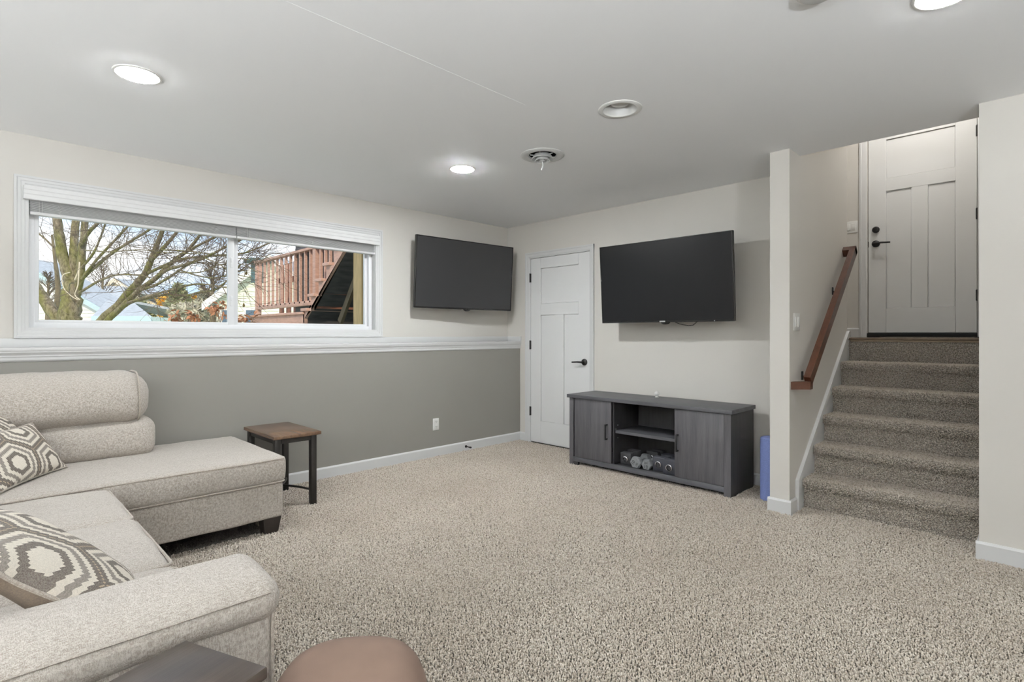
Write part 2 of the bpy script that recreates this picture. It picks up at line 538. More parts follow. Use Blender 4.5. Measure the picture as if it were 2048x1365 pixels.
# ceiling (stops at the stairwell)
HOLES = [(-1.671, 2.504, .088), (-2.477, 2.773, .096)]      # can light and air diffuser, recessed into the ceiling
c = MB().box(XL - .2, WX0 + .02, 4.04, YB + .15, CZ, CZ + .25).box(RX + .02, XR, 4.04, YB + .15, CZ, CZ + .25)
hw = .13
xc = sorted([XL - .2, XR] + [h[0] + q * hw for h in HOLES for q in (-1, 1)])
yc = sorted([YF, 4.04] + [h[1] + q * hw for h in HOLES for q in (-1, 1)])
for i in range(len(xc) - 1):
    for j in range(len(yc) - 1):
        mx, my = (xc[i] + xc[i + 1]) / 2, (yc[j] + yc[j + 1]) / 2
        if any(abs(mx - h[0]) < hw and abs(my - h[1]) < hw for h in HOLES): continue
        c.box(xc[i], xc[i + 1], yc[j], yc[j + 1], CZ, CZ + .25)
for hx0, hy0, hr0 in HOLES:
    N_ = 48
    a_ = [(hx0 + hr0 * math.cos(2 * PI * k / N_), hy0 + hr0 * math.sin(2 * PI * k / N_), CZ) for k in range(N_)]
    b_ = []
    for k in range(N_):
        cx_, sx_ = math.cos(2 * PI * k / N_), math.sin(2 * PI * k / N_); t_ = hw / max(abs(cx_), abs(sx_)); b_.append((hx0 + cx_ * t_, hy0 + sx_ * t_, CZ))
    c.add(a_ + b_, [(k, (k + 1) % N_, N_ + (k + 1) % N_, N_ + k) for k in range(N_)])
    c.box(hx0 - hw, hx0 + hw, hy0 - hw, hy0 + hw, CZ + .2, CZ + .25)
ceiling = struct('ceiling', c, 'ceiling_paint', smooth=False)
MB().prism([(-2.002, CZ + .001), (-2.0, CZ - .0007), (-1.998, CZ + .001)], 1, .5, 2.1).build('drywall_seam', 'ceiling_paint', ceiling, smooth=False)

# window wall: upper wall with opening, knee wall below the ledge
w = MB()
w.box(XL - .2, XL, YF, WY0, 0, CZ).box(XL - .2, XL, WY1, YB + .2, 0, CZ).box(XL - .2, XL, WY0, WY1, 0, WZ0).box(XL - .2, XL, WY0, WY1, WZ1, CZ)
wall_left = struct('wall_left', w, 'wall_paint', smooth=False)
struct('wall_knee', B(XL, XK, YF, YB, 0, 1.10), 'knee_paint', 'darker taupe knee wall below the white ledge', smooth=False)
# back wall with door opening
DX0, DX1, DH = -4.113, -3.288, 2.045
w = MB()
w.box(XL - .2, DX0, YB, YB + .14, 0, CZ).box(DX1, WX0, YB, YB + .14, 0, CZ).box(DX0, DX1, YB, YB + .14, DH, CZ)
w.box(XL - .2, WX0, YB + .14, YB + .16, 0, CZ)
struct('wall_back', w, 'wall_paint', smooth=False)
# stair wing wall
w = MB().box(WX0, WX1, WY, 5.25, 0, CZ)
w.box(WX0, WX1, 4.04, 5.25, CZ, UZ)
struct('wall_stair', w, 'wall_paint', smooth=False)
# right wall
w = MB().box(RX, XR, RY, RY + .14, 0, CZ).box(RX, RX + .14, RY + .14, D2, 0, UZ)
struct('wall_right', w, 'wall_paint', smooth=False)
# unseen sides of the room
struct('wall_far_right', B(XR, XR + .12, YF, RY + .14, 0, CZ), 'wall_paint', smooth=False)
struct('wall_front', B(XL - .2, XR + .12, YF - .12, YF, 0, CZ), 'wall_paint', smooth=False)
# stairwell and landing above
EDX0, EDX1 = -1.293, -.469
w = MB()
w.box(-3.0, EDX0, D2, D2 + .14, LZ - .3, UZ).box(EDX1, RX + .14, D2, D2 + .14, LZ - .3, UZ).box(EDX0, EDX1, D2, D2 + .14, LZ + 2.045, UZ).box(-3.0, RX + .14, D2 + .14, D2 + .16, LZ - .3, UZ)
struct('wall_landing', w, 'wall_paint', smooth=False)
struct('wall_landing_side', MB().box(-3.12, -3.0, 5.1, D2 + .16, LZ - .3, UZ).box(-3.0, WX0, 5.13, 5.25, LZ - .3, UZ), 'wall_paint', smooth=False)
struct('wall_header', B(WX1, RX, 3.92, 4.04, CZ + .25, UZ), 'wall_paint', smooth=False)
struct('ceiling_landing', B(-3.12, RX + .14, 3.92, D2 + .16, UZ, UZ + .1), 'ceiling_paint', smooth=False)
struct('floor_landing', MB().box(-3.0, WX1, 5.25, D2, LZ - .18, LZ).box(WX1, RX, LY + .03, D2, LZ - .18, LZ), 'oak_strip', smooth=False)

# ------------------------------------------------------------------ trims and baseboards
def base_prof(h=.098, t=.013):
    return [(0, 0), (t, 0), (t, h - .012), (t * .45, h), (0, h)]
def baseboard(name, p0, p1, nrm, h=.098, t=.013):
    """run from p0 to p1 (x,y), face looking along nrm"""
    d = Vector((p1[0] - p0[0], p1[1] - p0[1], 0)); L = d.length; d.normalize()
    M = Matrix(((d.x, nrm[0], 0, p0[0]), (d.y, nrm[1], 0, p0[1]), (0, 0, 1, 0), (0, 0, 0, 1)))
    return struct(name, MB().prism(base_prof(h, t), 0, 0, L, M=M), 'white_trim', angle=20)
baseboard('baseboard_left', (XK, YF), (XK, YB), (1, 0))
baseboard('baseboard_back', (XK + .013, YB), (-4.176, YB), (0, -1))
baseboard('baseboard_back', (-3.237, YB), (WX0, YB), (0, -1))
baseboard('baseboard_post', (WX0 - .013, WY), (WX1 + .013, WY), (0, -1))
baseboard('baseboard_stair', (WX1, WY - .0), (WX1, 3.95), (1, 0))
baseboard('baseboard_wing', (WX0, WY), (WX0, YB - .013), (-1, 0))
baseboard('baseboard_right', (RX - .013, RY), (XR, RY), (0, -1))
baseboard('baseboard_return', (RX, RY), (RX, 4.04), (-1, 0))
o = baseboard('baseboard_landing', (-3.0, D2), (EDX0 - .06, D2), (0, -1)); o.location.z += LZ

# ledge: cap board, cove moulding under it, upstand against the walls
led = MB().box(XL, XK + .022, YF, YB, 1.10, 1.12, bev=.003)
struct('trim_1', led, 'white_trim', 'white ledge board running below the window')
cove = [(XK, 1.10), (XK + .02, 1.10), (XK + .02, 1.092), (XK + .016, 1.085), (XK + .012, 1.076), (XK + .012, 1.068), (XK + .009, 1.064), (XK + .009, 1.048), (XK + .005, 1.04), (XK, 1.037)]
struct('trim_2', MB().prism(cove, 1, YF, YB), 'white_trim', 'stepped white moulding under the window ledge', angle=20)
struct('trim_3', MB().box(XL, XL + .014, YF, YB, 1.12, 1.175, bev=.002).box(XL + .014, XK + .022, YB - .014, YB, 1.12, 1.175, bev=.002), 'white_trim', 'white upstand at the back of the ledge')

# ------------------------------------------------------------------ window
win = empty('window_1', (XL, 1.46, WZ0), kind='structure', label='wide white sliding window with two panes above the ledge')
def casing_run(a, b, inward, wid=.066):
    """mitred casing board with stepped profile on the wall plane x=XL; a,b outer corners (y,z)"""
    a = Vector(a); b = Vector(b); d = (b - a).normalized(); n = Vector(inward)
    prof = [(0, .022), (.012, .022), (.016, .018), (.030, .018), (.034, .015), (.048, .014), (.052, .011), (wid, .010)]
    vs, fs = [], []
    for t, x in [(0, 0)] + prof + [(wid, 0)]:
        for q, sg in ((a, 1), (b, -1)):
            p = q + n * t + d * t * sg
            vs.append((XL + x, p.x, p.y))
    m = len(prof) + 2
    for i in range(m - 1): fs.append((2 * i, 2 * i + 1, 2 * i + 3, 2 * i + 2))
    fs.append(tuple(2 * i for i in range(m))); fs.append(tuple(2 * i + 1 for i in range(m - 1, -1, -1)))
    return MB().add(vs, fs)
cy0, cy1, cz0, cz1 = .184, 2.736, 1.176, 2.176
for a, b, n in (((cy0, cz0), (cy1, cz0), (0, 1)), ((cy1, cz0), (cy1, cz1), (-1, 0)), ((cy1, cz1), (cy0, cz1), (0, -1)), ((cy0, cz1), (cy0, cz0), (1, 0))):
    casing_run(a, b, n).build('casing', 'white_trim', win, angle=15)
# jamb liner
jb = MB()
jb.box(XL - .199, XL + .002, WY0 - .004, WY0 + .006, WZ0 - .003, WZ1 + .003).box(XL - .199, XL + .002, WY1 - .006, WY1 + .004, WZ0 - .003, WZ1 + .003).box(XL - .1985, XL + .0015, WY0 + .005, WY1 - .005, WZ0 - .004, WZ0 + .006).box(XL - .1985, XL + .0015, WY0 + .005, WY1 - .005, WZ1 - .006, WZ1 + .004)
jb.build('jamb', 'white_trim', win)
fx0, fx1 = XL - .135, XL - .055
fr = MB()
ow = .034
fr.box(fx0, fx1, WY0 + .006, WY0 + ow, WZ0 + .006, WZ1 - .006, bev=.004).box(fx0, fx1, WY1 - ow - .004, WY1 - .006, WZ0 + .006, WZ1 - .006, bev=.004)
fr.box(fx0, fx1 - .002, WY0 + ow - .008, WY1 - ow + .006, WZ0 + .005, WZ0 + .042, bev=.004).box(fx0, fx1 - .002, WY0 + ow - .008, WY1 - ow + .006, WZ1 - .04, WZ1 - .005, bev=.004)
fr.build('frame', 'vinyl', win)
def sash(y0, y1, x, s=.022, sl=.022, sr=.022):
    so = MB()
    z0, z1 = WZ0 + .04, WZ1 - .036
    so.box(x - .015, x + .015, y0, y0 + sl, z0, z1, bev=.003).box(x - .015, x + .015, y1 - sr, y1, z0, z1, bev=.003).box(x - .0142, x + .0142, y0 + sl - .004, y1 - sr + .004, z0 + .0005, z0 + s * .8, bev=.003).box(x - .0142, x + .0142, y0 + sl - .004, y1 - sr + .004, z1 - s, z1 - .0005, bev=.003)
    o = so.build('sash', 'vinyl', win)
    B(x - .003, x + .003, y0 + sl * .6, y1 - sr * .6, z0 + s * .5, z1 - s * .6).build('pane', 'glass', o, smooth=False)
    return o
s1 = sash(WY0 + ow - .006, 1.458, XL - .075, .026, .028, .046)
s2 = sash(1.44, WY1 - ow, XL - .108, .026, .056, .026)
MB().box(XL - .062, XL - .052, 1.426, 1.446, 1.72, 1.80, bev=.004).box(XL - .062, XL - .045, 1.430, 1.440, 1.76, 1.79, bev=.003).build('latch', 'vinyl', s1)
MB().box(XL - .062, XL - .052, 1.426, 1.446, 1.42, 1.50, bev=.004).box(XL - .062, XL - .045, 1.430, 1.440, 1.46, 1.49, bev=.003).build('latch', 'vinyl', s1)

# blinds: one valance, two raised blinds
vx0, vx1 = XL + .012, XL + .045
vp = [(vx0, 2.03), (vx1 - .006, 2.03), (vx1 - .004, 2.034), (vx1 - .004, 2.058), (vx1, 2.064), (vx1, 2.085), (vx1 + .003, 2.09), (vx1 + .003, 2.104), (vx1, 2.112), (vx0, 2.112)]
val = MB().prism(vp, 1, .226, 2.694).build('blind_valance', 'blind_white', angle=20)
tag(val, 'stepped white valance board across the top of the window', 'valance')
slat_me = None
def blind(y0, y1, label, wand_y):
    e = empty('window_blind', (XL - .02, (y0 + y1) / 2, 1.945), label, 'blind', 'raised blinds in the window')
    bx0, bx1 = XL - .046, XL + .004
    B(bx0, bx1, y0, y1, 2.045, 2.092, bev=.002).build('head_rail', 'blind_white', e)
    for i in range(13):
        z = 1.9615 + i * .0057
        dy = .0015 * math.sin(i * 2.1)
        vs, fs = [], []
        for k in range(5):
            t = k / 4; x = bx0 + t * (bx1 - bx0); zz = z + .0022 * math.sin(t * PI)
            vs += [(x, y0 + dy, zz), (x, y1 + dy, zz), (x, y0 + dy, zz + .0022), (x, y1 + dy, zz + .0022)]
        for k in range(4):
            a = 4 * k; b = a + 4
            fs += [(a, b, b + 1, a + 1), (a + 2, a + 3, b + 3, b + 2), (a, a + 2, b + 2, b), (a + 1, b + 1, b + 3, a + 3)]
        fs += [(0, 1, 3, 2), (16, 18, 19, 17)]
        MB().add(vs, fs).build('slat', 'blind_white', e)
    B(bx0, bx1 + .002, y0, y1, 1.943, 1.9605, bev=.003).build('bottom_rail', 'blind_white', e)
    L = y1 - y0
    for q in (.12, .5, .88):
        yy = y0 + q * L
        pts = [(bx1 + .004 + .003 * math.sin(i * 1.9), yy + .012 * math.sin(i * 2.4 + q * 7), 2.045 - i * .0049) for i in range(20)]
        MB().tube(pts, .0012, 5).build('ladder_cord', 'cord_white', e)
    MB().tube([(bx1 + .008, wand_y, 2.04), (bx1 + .008, wand_y, 1.95)], .0013, 5).tube([(bx1 + .008, wand_y + .014, 2.04), (bx1 + .008, wand_y + .014, 1.95)], .0013, 5).build('lift_cord', 'cord_white', e)
blind(.258, 1.452, 'raised white slatted blind over the pane with the tree', .30)
blind(1.458, 2.664, 'raised white slatted blind over the pane with the deck stairs', 1.53)

# ------------------------------------------------------------------ doors
def panel_door(e, x0, x1, z0, h, yf, mat, hinge_side, casing=True, knob_z=.913, deadbolt=False, left_only=False):
    """three-panel craftsman slab in the plane y=yf (front face), facing -y"""
    w = x1 - x0; t = .036
    st, mid = .148 * w / .817, .125
    zt, z3, z2, zb = z0 + h - .118, z0 + 1.525 * h / 2.03, z0 + 1.40 * h / 2.03, z0 + .24 * h / 2.03
    xm0, xm1 = (x0 + x1) / 2 - .062, (x0 + x1) / 2 + .062
    s = MB()
    s.box(x0, x1, yf + .016, yf + t, z0, z0 + h)
    slab = s.build('slab', mat, e, smooth=False)
    def bar(nm, a, b, c, d): B(a, b, yf, yf + .018, c, d, bev=.003, seg=1).build(nm, mat, slab)
    bar('stile', x0, x0 + st, z0, z0 + h); bar('stile', x1 - st, x1, z0, z0 + h)
    bar('rail', x0 + st - .002, x1 - st + .002, zt, z0 + h); bar('rail', x0 + st - .002, x1 - st + .002, z2, z3); bar('rail', x0 + st - .002, x1 - st + .002, z0, zb)
    bar('stile', xm0, xm1, zb - .002, z2 + .002)
    def panel(a, b, c, d): B(a, b, yf + .011, yf + .017, c, d, bev=.002, seg=1).build('panel', mat, slab)
    g = .004
    panel(x0 + st + g, x1 - st - g, z3 + g, zt - g); panel(x0 + st + g, xm0 - g, zb + g, z2 - g); panel(xm1 + g, x1 - st - g, zb + g, z2 - g)
    hx = x0 - .004 if hinge_side < 0 else x1 + .004
    for zz in (.337, 1.072, 1.818):
        zc = z0 + zz * h / 2.03
        m = MB()
        m.tube([(hx, yf - .008, zc - .05), (hx, yf - .008, zc + .05)], .008, 10)
        m.box(hx - .012, hx + .012, yf - .003, yf + .004, zc - .048, zc + .048, bev=.001)
        m.build('hinge', 'bronze', e)
    kx = x1 - .068 if hinge_side < 0 else x0 + .064
    sg = -1 if hinge_side < 0 else 1
    Mr = Matrix.Translation((kx, yf, z0 + knob_z)) @ Matrix.Rotation(PI / 2, 4, 'X')
    hd = MB().lathe([(0.0001, .024), (.02, .022), (.033, .012), (.034, 0), (.0001, 0)], 24, M=Mr)
    hd.tube([(kx, yf, z0 + knob_z), (kx, yf - .055, z0 + knob_z)], .011, 12)
    hd.tube([(kx - sg * .012, yf - .052, z0 + knob_z), (kx + sg * .05, yf - .054, z0 + knob_z + .001), (kx + sg * .125, yf - .05, z0 + knob_z - .003)], [.0105, .009, .0075], 10)
    hd.build('handle', 'bronze', e)
    ex = x1 + .001 if hinge_side < 0 else x0 - .001
    B(ex - .002, ex + .004, yf - .002, yf + .01, z0 + knob_z - .028, z0 + knob_z + .028).build('latch_plate', 'bronze', e)
    if deadbolt:
        Mr = Matrix.Translation((kx, yf, z0 + knob_z + .137)) @ Matrix.Rotation(PI / 2, 4, 'X')
        MB().lathe([(0.0001, .026), (.022, .024), (.031, .012), (.032, 0), (.0001, 0)], 24, M=Mr).box(kx - .004, kx + .004, yf - .045, yf - .02, z0 + knob_z + .12, z0 + knob_z + .154, bev=.002).build('deadbolt', 'bronze', e)

def casing_board(e, x0, x1, z0, z1, y, mat='white_trim', horiz=False, inner=None):
    """flat casing with a bevelled inner edge on plane y (facing -y)"""
    if not horiz:
        pr = [(x0, y), (x0, y - .017), (x0 + (x1 - x0) * .25, y - .018), (x0 + (x1 - x0) * .35, y - .014), (x0 + (x1 - x0) * .8, y - .013), (x1, y - .009), (x1, y)]
        if inner == 'left': pr = [(x1 + x0 - p[0], p[1]) for p in pr][::-1]
        m = MB().prism(pr, 2, z0, z1)
    else:
        pr = [(y, z1), (y - .017, z1), (y - .018, z1 - .25 * (z1 - z0)), (y - .014, z1 - .35 * (z1 - z0)), (y - .013, z0 + .2 * (z1 - z0)), (y - .009, z0), (y, z0)]
        m = MB().prism(pr, 0, x0, x1)
    return m.build('casing', mat, e, angle=15)

d1 = empty('door_1', (-3.7, YB, 0), kind='structure', label='white three-panel closet door with dark lever handle')
panel_door(d1, DX0 + .005, DX1 - .005, .012, 2.025, YB + .004, 'door_white', -1, knob_z=.905)
casing_board(d1, -4.176, DX0 - .003, 0, 2.102, YB)
casing_board(d1, DX1 + .003, -3.237, 0, 2.102, YB, inner='left')
casing_board(d1, -4.176, -3.237, DH + .002, 2.103, YB - .0005, horiz=True)
MB().box(DX0 - .003, DX0 + .004, YB - .006, YB + .13, 0, DH).box(DX1 - .004, DX1 + .003, YB - .006, YB + .13, 0, DH).box(DX0, DX1, YB - .006, YB + .13, DH - .005, DH + .003).build('jamb', 'white_trim', d1)

d2 = empty('door_2', (-.88, D2, LZ), kind='structure', label='pale grey three-panel entry door at the top of the stairs')
panel_door(d2, EDX0 + .004, EDX1 - .004, LZ + .05, 1.985, D2 + .01, 'door_grey', 1, knob_z=.87, deadbolt=True)
casing_board(d2, -1.36, EDX0 - .002, LZ, LZ + 2.105, D2)
casing_board(d2, EDX1 + .002, -.402, LZ, LZ + 2.105, D2, inner='left')
casing_board(d2, -1.36, -.402, LZ + 2.045, LZ + 2.11, D2 - .0005, horiz=True)
MB().box(EDX0, EDX1, D2 - .03, D2 + .12, LZ + .004, LZ + .046, bev=.004).build('threshold', 'dark_gap', d2)

# ------------------------------------------------------------------ staircase
st = empty('staircase', (-.75, 4.6, 0), 'short carpeted staircase climbing to the entry door', 'stairs')
nos = [4.035, 4.268, 4.50, 4.732, 4.962]
zt = [.205, .400, .592, .784, .974]
SX0, SX1 = WX1 + .018, RX - .002
for i in range(5):
    y0, z1, zb = nos[i], zt[i], (0 if i == 0 else zt[i - 1])
    yn = nos[i + 1] + .05 if i < 4 else LY + .045
    r = .022
    poly = [(y0 + .03, zb - (.0 if i == 0 else .03))]
    poly += [(y0 + .03, z1 - .062), (y0 + .022, z1 - .056), (y0 + .006, z1 - .05)]
    for k in range(7):
        a = PI - k / 6 * PI / 2
        poly.append((y0 + r + r * math.cos(a), z1 - r + r * math.sin(a)))
    poly += [(yn, z1), (yn, zb - (.0 if i == 0 else .03))]
    MB().prism(poly, 0, SX0, SX1).build('step', 'stair_back', st, angle=50)
B(SX0, SX1, LY + .015, LY + .05, zt[4] - .03, LZ - .026).build('riser', 'stair_back', st, smooth=False)
B(SX0 + .012, SX1, LY - .004, LY + .03, LZ - .026, LZ - .012, bev=.003).build('tack_strip', 'tan_strip', st)
MB().box(SX0 - .01, SX1, LY - .016, LY + .09, LZ - .014, LZ + .008, bev=.008, seg=3).build('nosing', 'oak_strip', st)
sk = [(3.95, 0), (3.95, .207), (5.235, 1.217), (5.25, 1.217), (5.25, .96), (4.10, .0)]
sko = MB().prism(sk, 0, WX1, WX1 + .016).build('skirt_board', 'white_trim', st, angle=15)
cap = [(3.945, .0), (3.945, .212), (5.226, 1.226), (5.272, 1.23), (5.272, 1.12), (5.245, 1.12), (5.245, 1.195), (3.974, .193), (3.974, 0)]
MB().prism(cap, 0, WX1, WX1 + .022).build('cap_moulding', 'white_trim', sko, angle=15)
mt = B(-1.1, -.45, D2 - .5, D2 - .06, LZ, LZ + .012, bev=.004).build('door_mat', 'mat_rug')
tag(mt, 'thin dark mat on the landing against the entry door', 'mat')

# ------------------------------------------------------------------ carpet pile: real tufts on floor and steps
def pile(name, P, N, mat, parent, rad, hgt, seed):
    """one bent, tapered tuft of three sides at each point P with growth direction N"""
    rg = np.random.default_rng(seed); n = len(P)
    a = rg.normal(size=(n, 3)); a -= (a * N).sum(1)[:, None] * N; a /= np.linalg.norm(a, axis=1)[:, None]
    b = np.cross(N, a)
    lean_ = rg.uniform(.1, .75, n)[:, None]; ang = rg.uniform(0, 2 * np.pi, n)
    L = a * np.cos(ang)[:, None] + b * np.sin(ang)[:, None]
    h = (hgt * rg.uniform(.7, 1.2, n))[:, None]; r = (rad * rg.uniform(.8, 1.2, n))[:, None]
    V = np.empty((n, 7, 3), np.float32)
    for k in range(3):
        t = 2 * np.pi * k / 3
        d = a * np.cos(t) + b * np.sin(t); d2 = a * np.cos(t + .7) + b * np.sin(t + .7)
        V[:, k] = P + d * r - N * .001
        V[:, 3 + k] = P + N * h * .72 + L * h * lean_ * .5 + d2 * r * 1.12
    V[:, 6] = P + N * h * 1.0 + L * h * lean_ * .9
    q = np.array([[0, 1, 4, 3], [1, 2, 5, 4], [2, 0, 3, 5]]); tr = np.array([[3, 4, 6], [4, 5, 6], [5, 3, 6]])
    base = (np.arange(n) * 7)[:, None, None]
    Q = (q[None] + base).reshape(-1); T = (tr[None] + base).reshape(-1)
    me = bpy.data.meshes.new(name)
    me.vertices.add(n * 7); me.vertices.foreach_set('co', V.reshape(-1))
    me.loops.add(len(Q) + len(T)); me.loops.foreach_set('vertex_index', np.concatenate([Q, T]).astype(np.int32))
    nq, ntr = n * 3, n * 3
    me.polygons.add(nq + ntr)
    me.polygons.foreach_set('loop_start', np.concatenate([np.arange(nq) * 4, nq * 4 + np.arange(ntr) * 3]).astype(np.int32))
    me.polygons.foreach_set('loop_total', np.concatenate([np.full(nq, 4), np.full(ntr, 3)]).astype(np.int32))
    me.update(calc_edges=True); me.shade_smooth()
    me.materials.append(MATS[mat])
    o = place(name, me, Vector((0, 0, 0)), parent); o['kind'] = 'stuff'
    return o
def jitter_grid(u0, u1, v0, v1, sp, rg):
    gu, gv = np.meshgrid(np.arange(u0, u1, sp), np.arange(v0, v1, sp * .92), indexing='ij')
    gu = gu + (np.arange(gu.shape[1])[None] % 2) * sp * .5
    return (gu + rg.uniform(-.36, .36, gu.shape) * sp).ravel(), (gv + rg.uniform(-.36, .36, gv.shape) * sp).ravel()
rg = np.random.default_rng(5)
pts_ = []
for (d0, d1, sp) in ((.5, 1.55, .0125), (1.55, 2.9, .0086), (2.9, 7.0, .0108)):
    X_, Y_ = jitter_grid(XK + .02, .8, -.05, YB - .02, sp, rg)
    dd = (Y_ - X_) * S2
    k = (dd > d0) & (dd <= d1)
    k &= ~((X_ < -1.30) & (Y_ < .42)) & ~((X_ < -3.36) & (Y_ < 1.27))           # under the sofa
    k &= ~((X_ > -3.10) & (X_ < -1.71) & (Y_ > 3.98))                            # under the console
    k &= ~((X_ > WX0 - .014) & (X_ < WX1 + .02) & (Y_ > WY - .014)) & ~((X_ > RX - .014) & (Y_ > RY - .014))
    k &= ~((X_ >= WX1) & (Y_ > 4.06))
    pts_.append((X_[k], Y_[k], np.full(k.sum(), sp)))
PX = np.concatenate([p[0] for p in pts_]); PY = np.concatenate([p[1] for p in pts_]); PS = np.concatenate([p[2] for p in pts_])
P_ = np.stack([PX, PY, np.zeros_like(PX)], 1); N_ = np.zeros_like(P_); N_[:, 2] = 1
pile('carpet_pile', P_, N_, 'carpet_yarn', floor, PS * .46, PS * 1.25, 8)
sp = .0098; SP, SN = [], []
for i in range(6):
    zb = 0 if i == 0 else zt[i - 1]
    zt_i = zt[i] if i < 5 else LZ - .03
    yr = (nos[i] + .03) if i < 5 else LY + .015
    u, v_ = jitter_grid(SX0 + .004, SX1 - .004, zb + .004, zt_i - (.058 if i < 5 else .004), sp, rg)
    SP.append(np.stack([u, np.full_like(u, yr), v_], 1)); SN.append(np.tile([0, -1, 0], (len(u), 1)))
    if i < 5:
        # rounded nosing, then tread
        rr = .022
        u, v_ = jitter_grid(SX0 + .004, SX1 - .004, 0, .03 + rr * PI / 2, sp, rg)
        th = np.clip((v_ - .03) / rr, 0, PI / 2)
        y_ = np.where(v_ < .03, nos[i], nos[i] + rr - rr * np.cos(th)); z_ = np.where(v_ < .03, zt[i] - rr - .03 + v_, zt[i] - rr + rr * np.sin(th))
        SP.append(np.stack([u, y_, z_], 1)); SN.append(np.stack([np.zeros_like(u), -np.cos(th), np.sin(th)], 1))
        yn = nos[i + 1] + .03 if i < 4 else LY + .015
        u, v_ = jitter_grid(SX0 + .004, SX1 - .004, nos[i] + rr, yn, sp, rg)
        SP.append(np.stack([u, v_, np.full_like(u, zt[i])], 1)); SN.append(np.tile([0, 0, 1], (len(u), 1)))
SP = np.concatenate(SP).astype(float); SN = np.concatenate(SN).astype(float)
pile('carpet_pile', SP, SN, 'stair_yarn', st, np.full(len(SP), sp * .46), np.full(len(SP), sp * .62), 9)

# handrail
rl = empty('handrail', (WX1, 4.6, 1.3), 'dark stained wooden handrail on the stair wall', 'handrail')
ha, hb = Vector((WX1 + .072, 3.985, .862)), Vector((WX1 + .072, 5.17, 1.875))
d = (hb - ha).normalized(); up = Vector((0, -d.z, d.y))
def rail_box(p, q, mb, wx=.042, hz=.066):
    vs = []
    for c_ in (p, q):
        for sx, su in ((-1, 0), (1, 0), (1, 1), (-1, 1)):
            vs.append(Vector((c_.x + sx * wx / 2, c_.y, c_.z)) + up * su * hz)
    return mb.add(vs, [(0, 3, 2, 1), (4, 5, 6, 7), (0, 1, 5, 4), (1, 2, 6, 5), (2, 3, 7, 6), (3, 0, 4, 7)])
rail_box(ha, hb, MB()).build('rail', 'rail_wood', rl, smooth=False)
for (c_, dy) in ((ha, -.075), (hb, 0)):
    m = MB()
    xi, xo = WX1, c_.x + .021
    a = [c_ + d * (0 if dy else -.05), c_ + d * (.06 if dy else 0)]
    if dy:
        # level return that turns down-stair to the wall
        z0_, z1_ = c_.z - .03, c_.z + .032
        y0_, y1_ = c_.y - .085, c_.y + .012
        m.prism([(xo, y1_), (xi, y0_ + .02), (xi, y0_ - .045), (xo, y0_ + .045)], 2, z0_, z1_ - .01)
    else:
        for p in ():
            pass
        vs = []
        for x in (xi, xo):
            for q in a:
                vs.append(Vector((x, q.y, q.z))); vs.append(Vector((x, q.y, q.z)) + up * .066)
        m.add(vs, [(0, 1, 3, 2), (4, 6, 7, 5), (0, 4, 5, 1), (1, 5, 7, 3), (3, 7, 6, 2), (2, 6, 4, 0)])
    m.build('return', 'rail_wood', rl, smooth=False)
for f in (.08, .70):
    p = ha + (hb - ha) * f
    m = MB()
    m.box(WX1, WX1 + .006, p.y - .016, p.y + .016, p.z - .06, p.z + .0, bev=.002)
    m.tube([(WX1 + .004, p.y, p.z - .035), (WX1 + .05, p.y, p.z - .04), (WX1 + .07, p.y, p.z - .02), (WX1 + .072, p.y, p.z + .004)], .007, 8)
    m.build('bracket', 'bronze', rl)

# ------------------------------------------------------------------ switches, outlet, door stop
def plate(name, label, cat, M, w, h, rockers):
    e = empty(name, M.translation, label, cat, M=M.to_3x3().to_4x4())
    B(-w / 2, w / 2, -.006, 0, -h / 2, h / 2, bev=.0025).build('plate', 'plastic_white', e, local=True)
    for (x, z, a, b) in rockers:
        B(x - a / 2, x + a / 2, -.011, -.004, z - b / 2, z + b / 2, bev=.002).build('rocker', 'plastic_white', e, local=True)
    return e
Mx = Matrix.Translation((WX1, 3.962, 1.283)) @ Matrix.Rotation(PI / 2, 4, 'Z')
plate('light_switch', 'white double rocker light switch beside the handrail', 'light switch', Mx, .118, .118, [(-.024, 0, .034, .068), (.024, 0, .034, .068)])
plate('light_switch', 'white light switch on the landing wall left of the entry door', 'light switch', Matrix.Translation((-1.435, D2, LZ + 1.11)), .118, .118, [(-.024, 0, .034, .068), (.024, 0, .034, .068)])
Mx = Matrix.Translation((XK, 3.214, .32)) @ Matrix.Rotation(PI / 2, 4, 'Z')
oe = plate('wall_outlet', 'white electrical outlet low on the taupe knee wall', 'outlet', Mx, .072, .116, [(0, .026, .034, .034), (0, -.026, .034, .034)])
for z in (.026, -.026):
    MB().box(-.008, -.0055, -.0118, -.0105, z - .002, z + .008).box(.0055, .008, -.0118, -.0105, z - .002, z + .008).box(-.002, .002, -.0118, -.0105, z - .011, z - .007).build('socket_slot', 'dark_gap', oe, local=True)
ds = MB().tube([(XK + .012, 3.587, .05), (XK + .022, 3.587, .05)], .013, 12).tube([(XK + .02, 3.587, .05), (XK + .085, 3.585, .05)], .0055, 8).tube([(XK + .08, 3.585, .05), (XK + .098, 3.585, .05)], .009, 10)
tag(ds.build('door_stop', 'bronze'), 'dark rigid door stop fixed to the white baseboard', 'door stop')

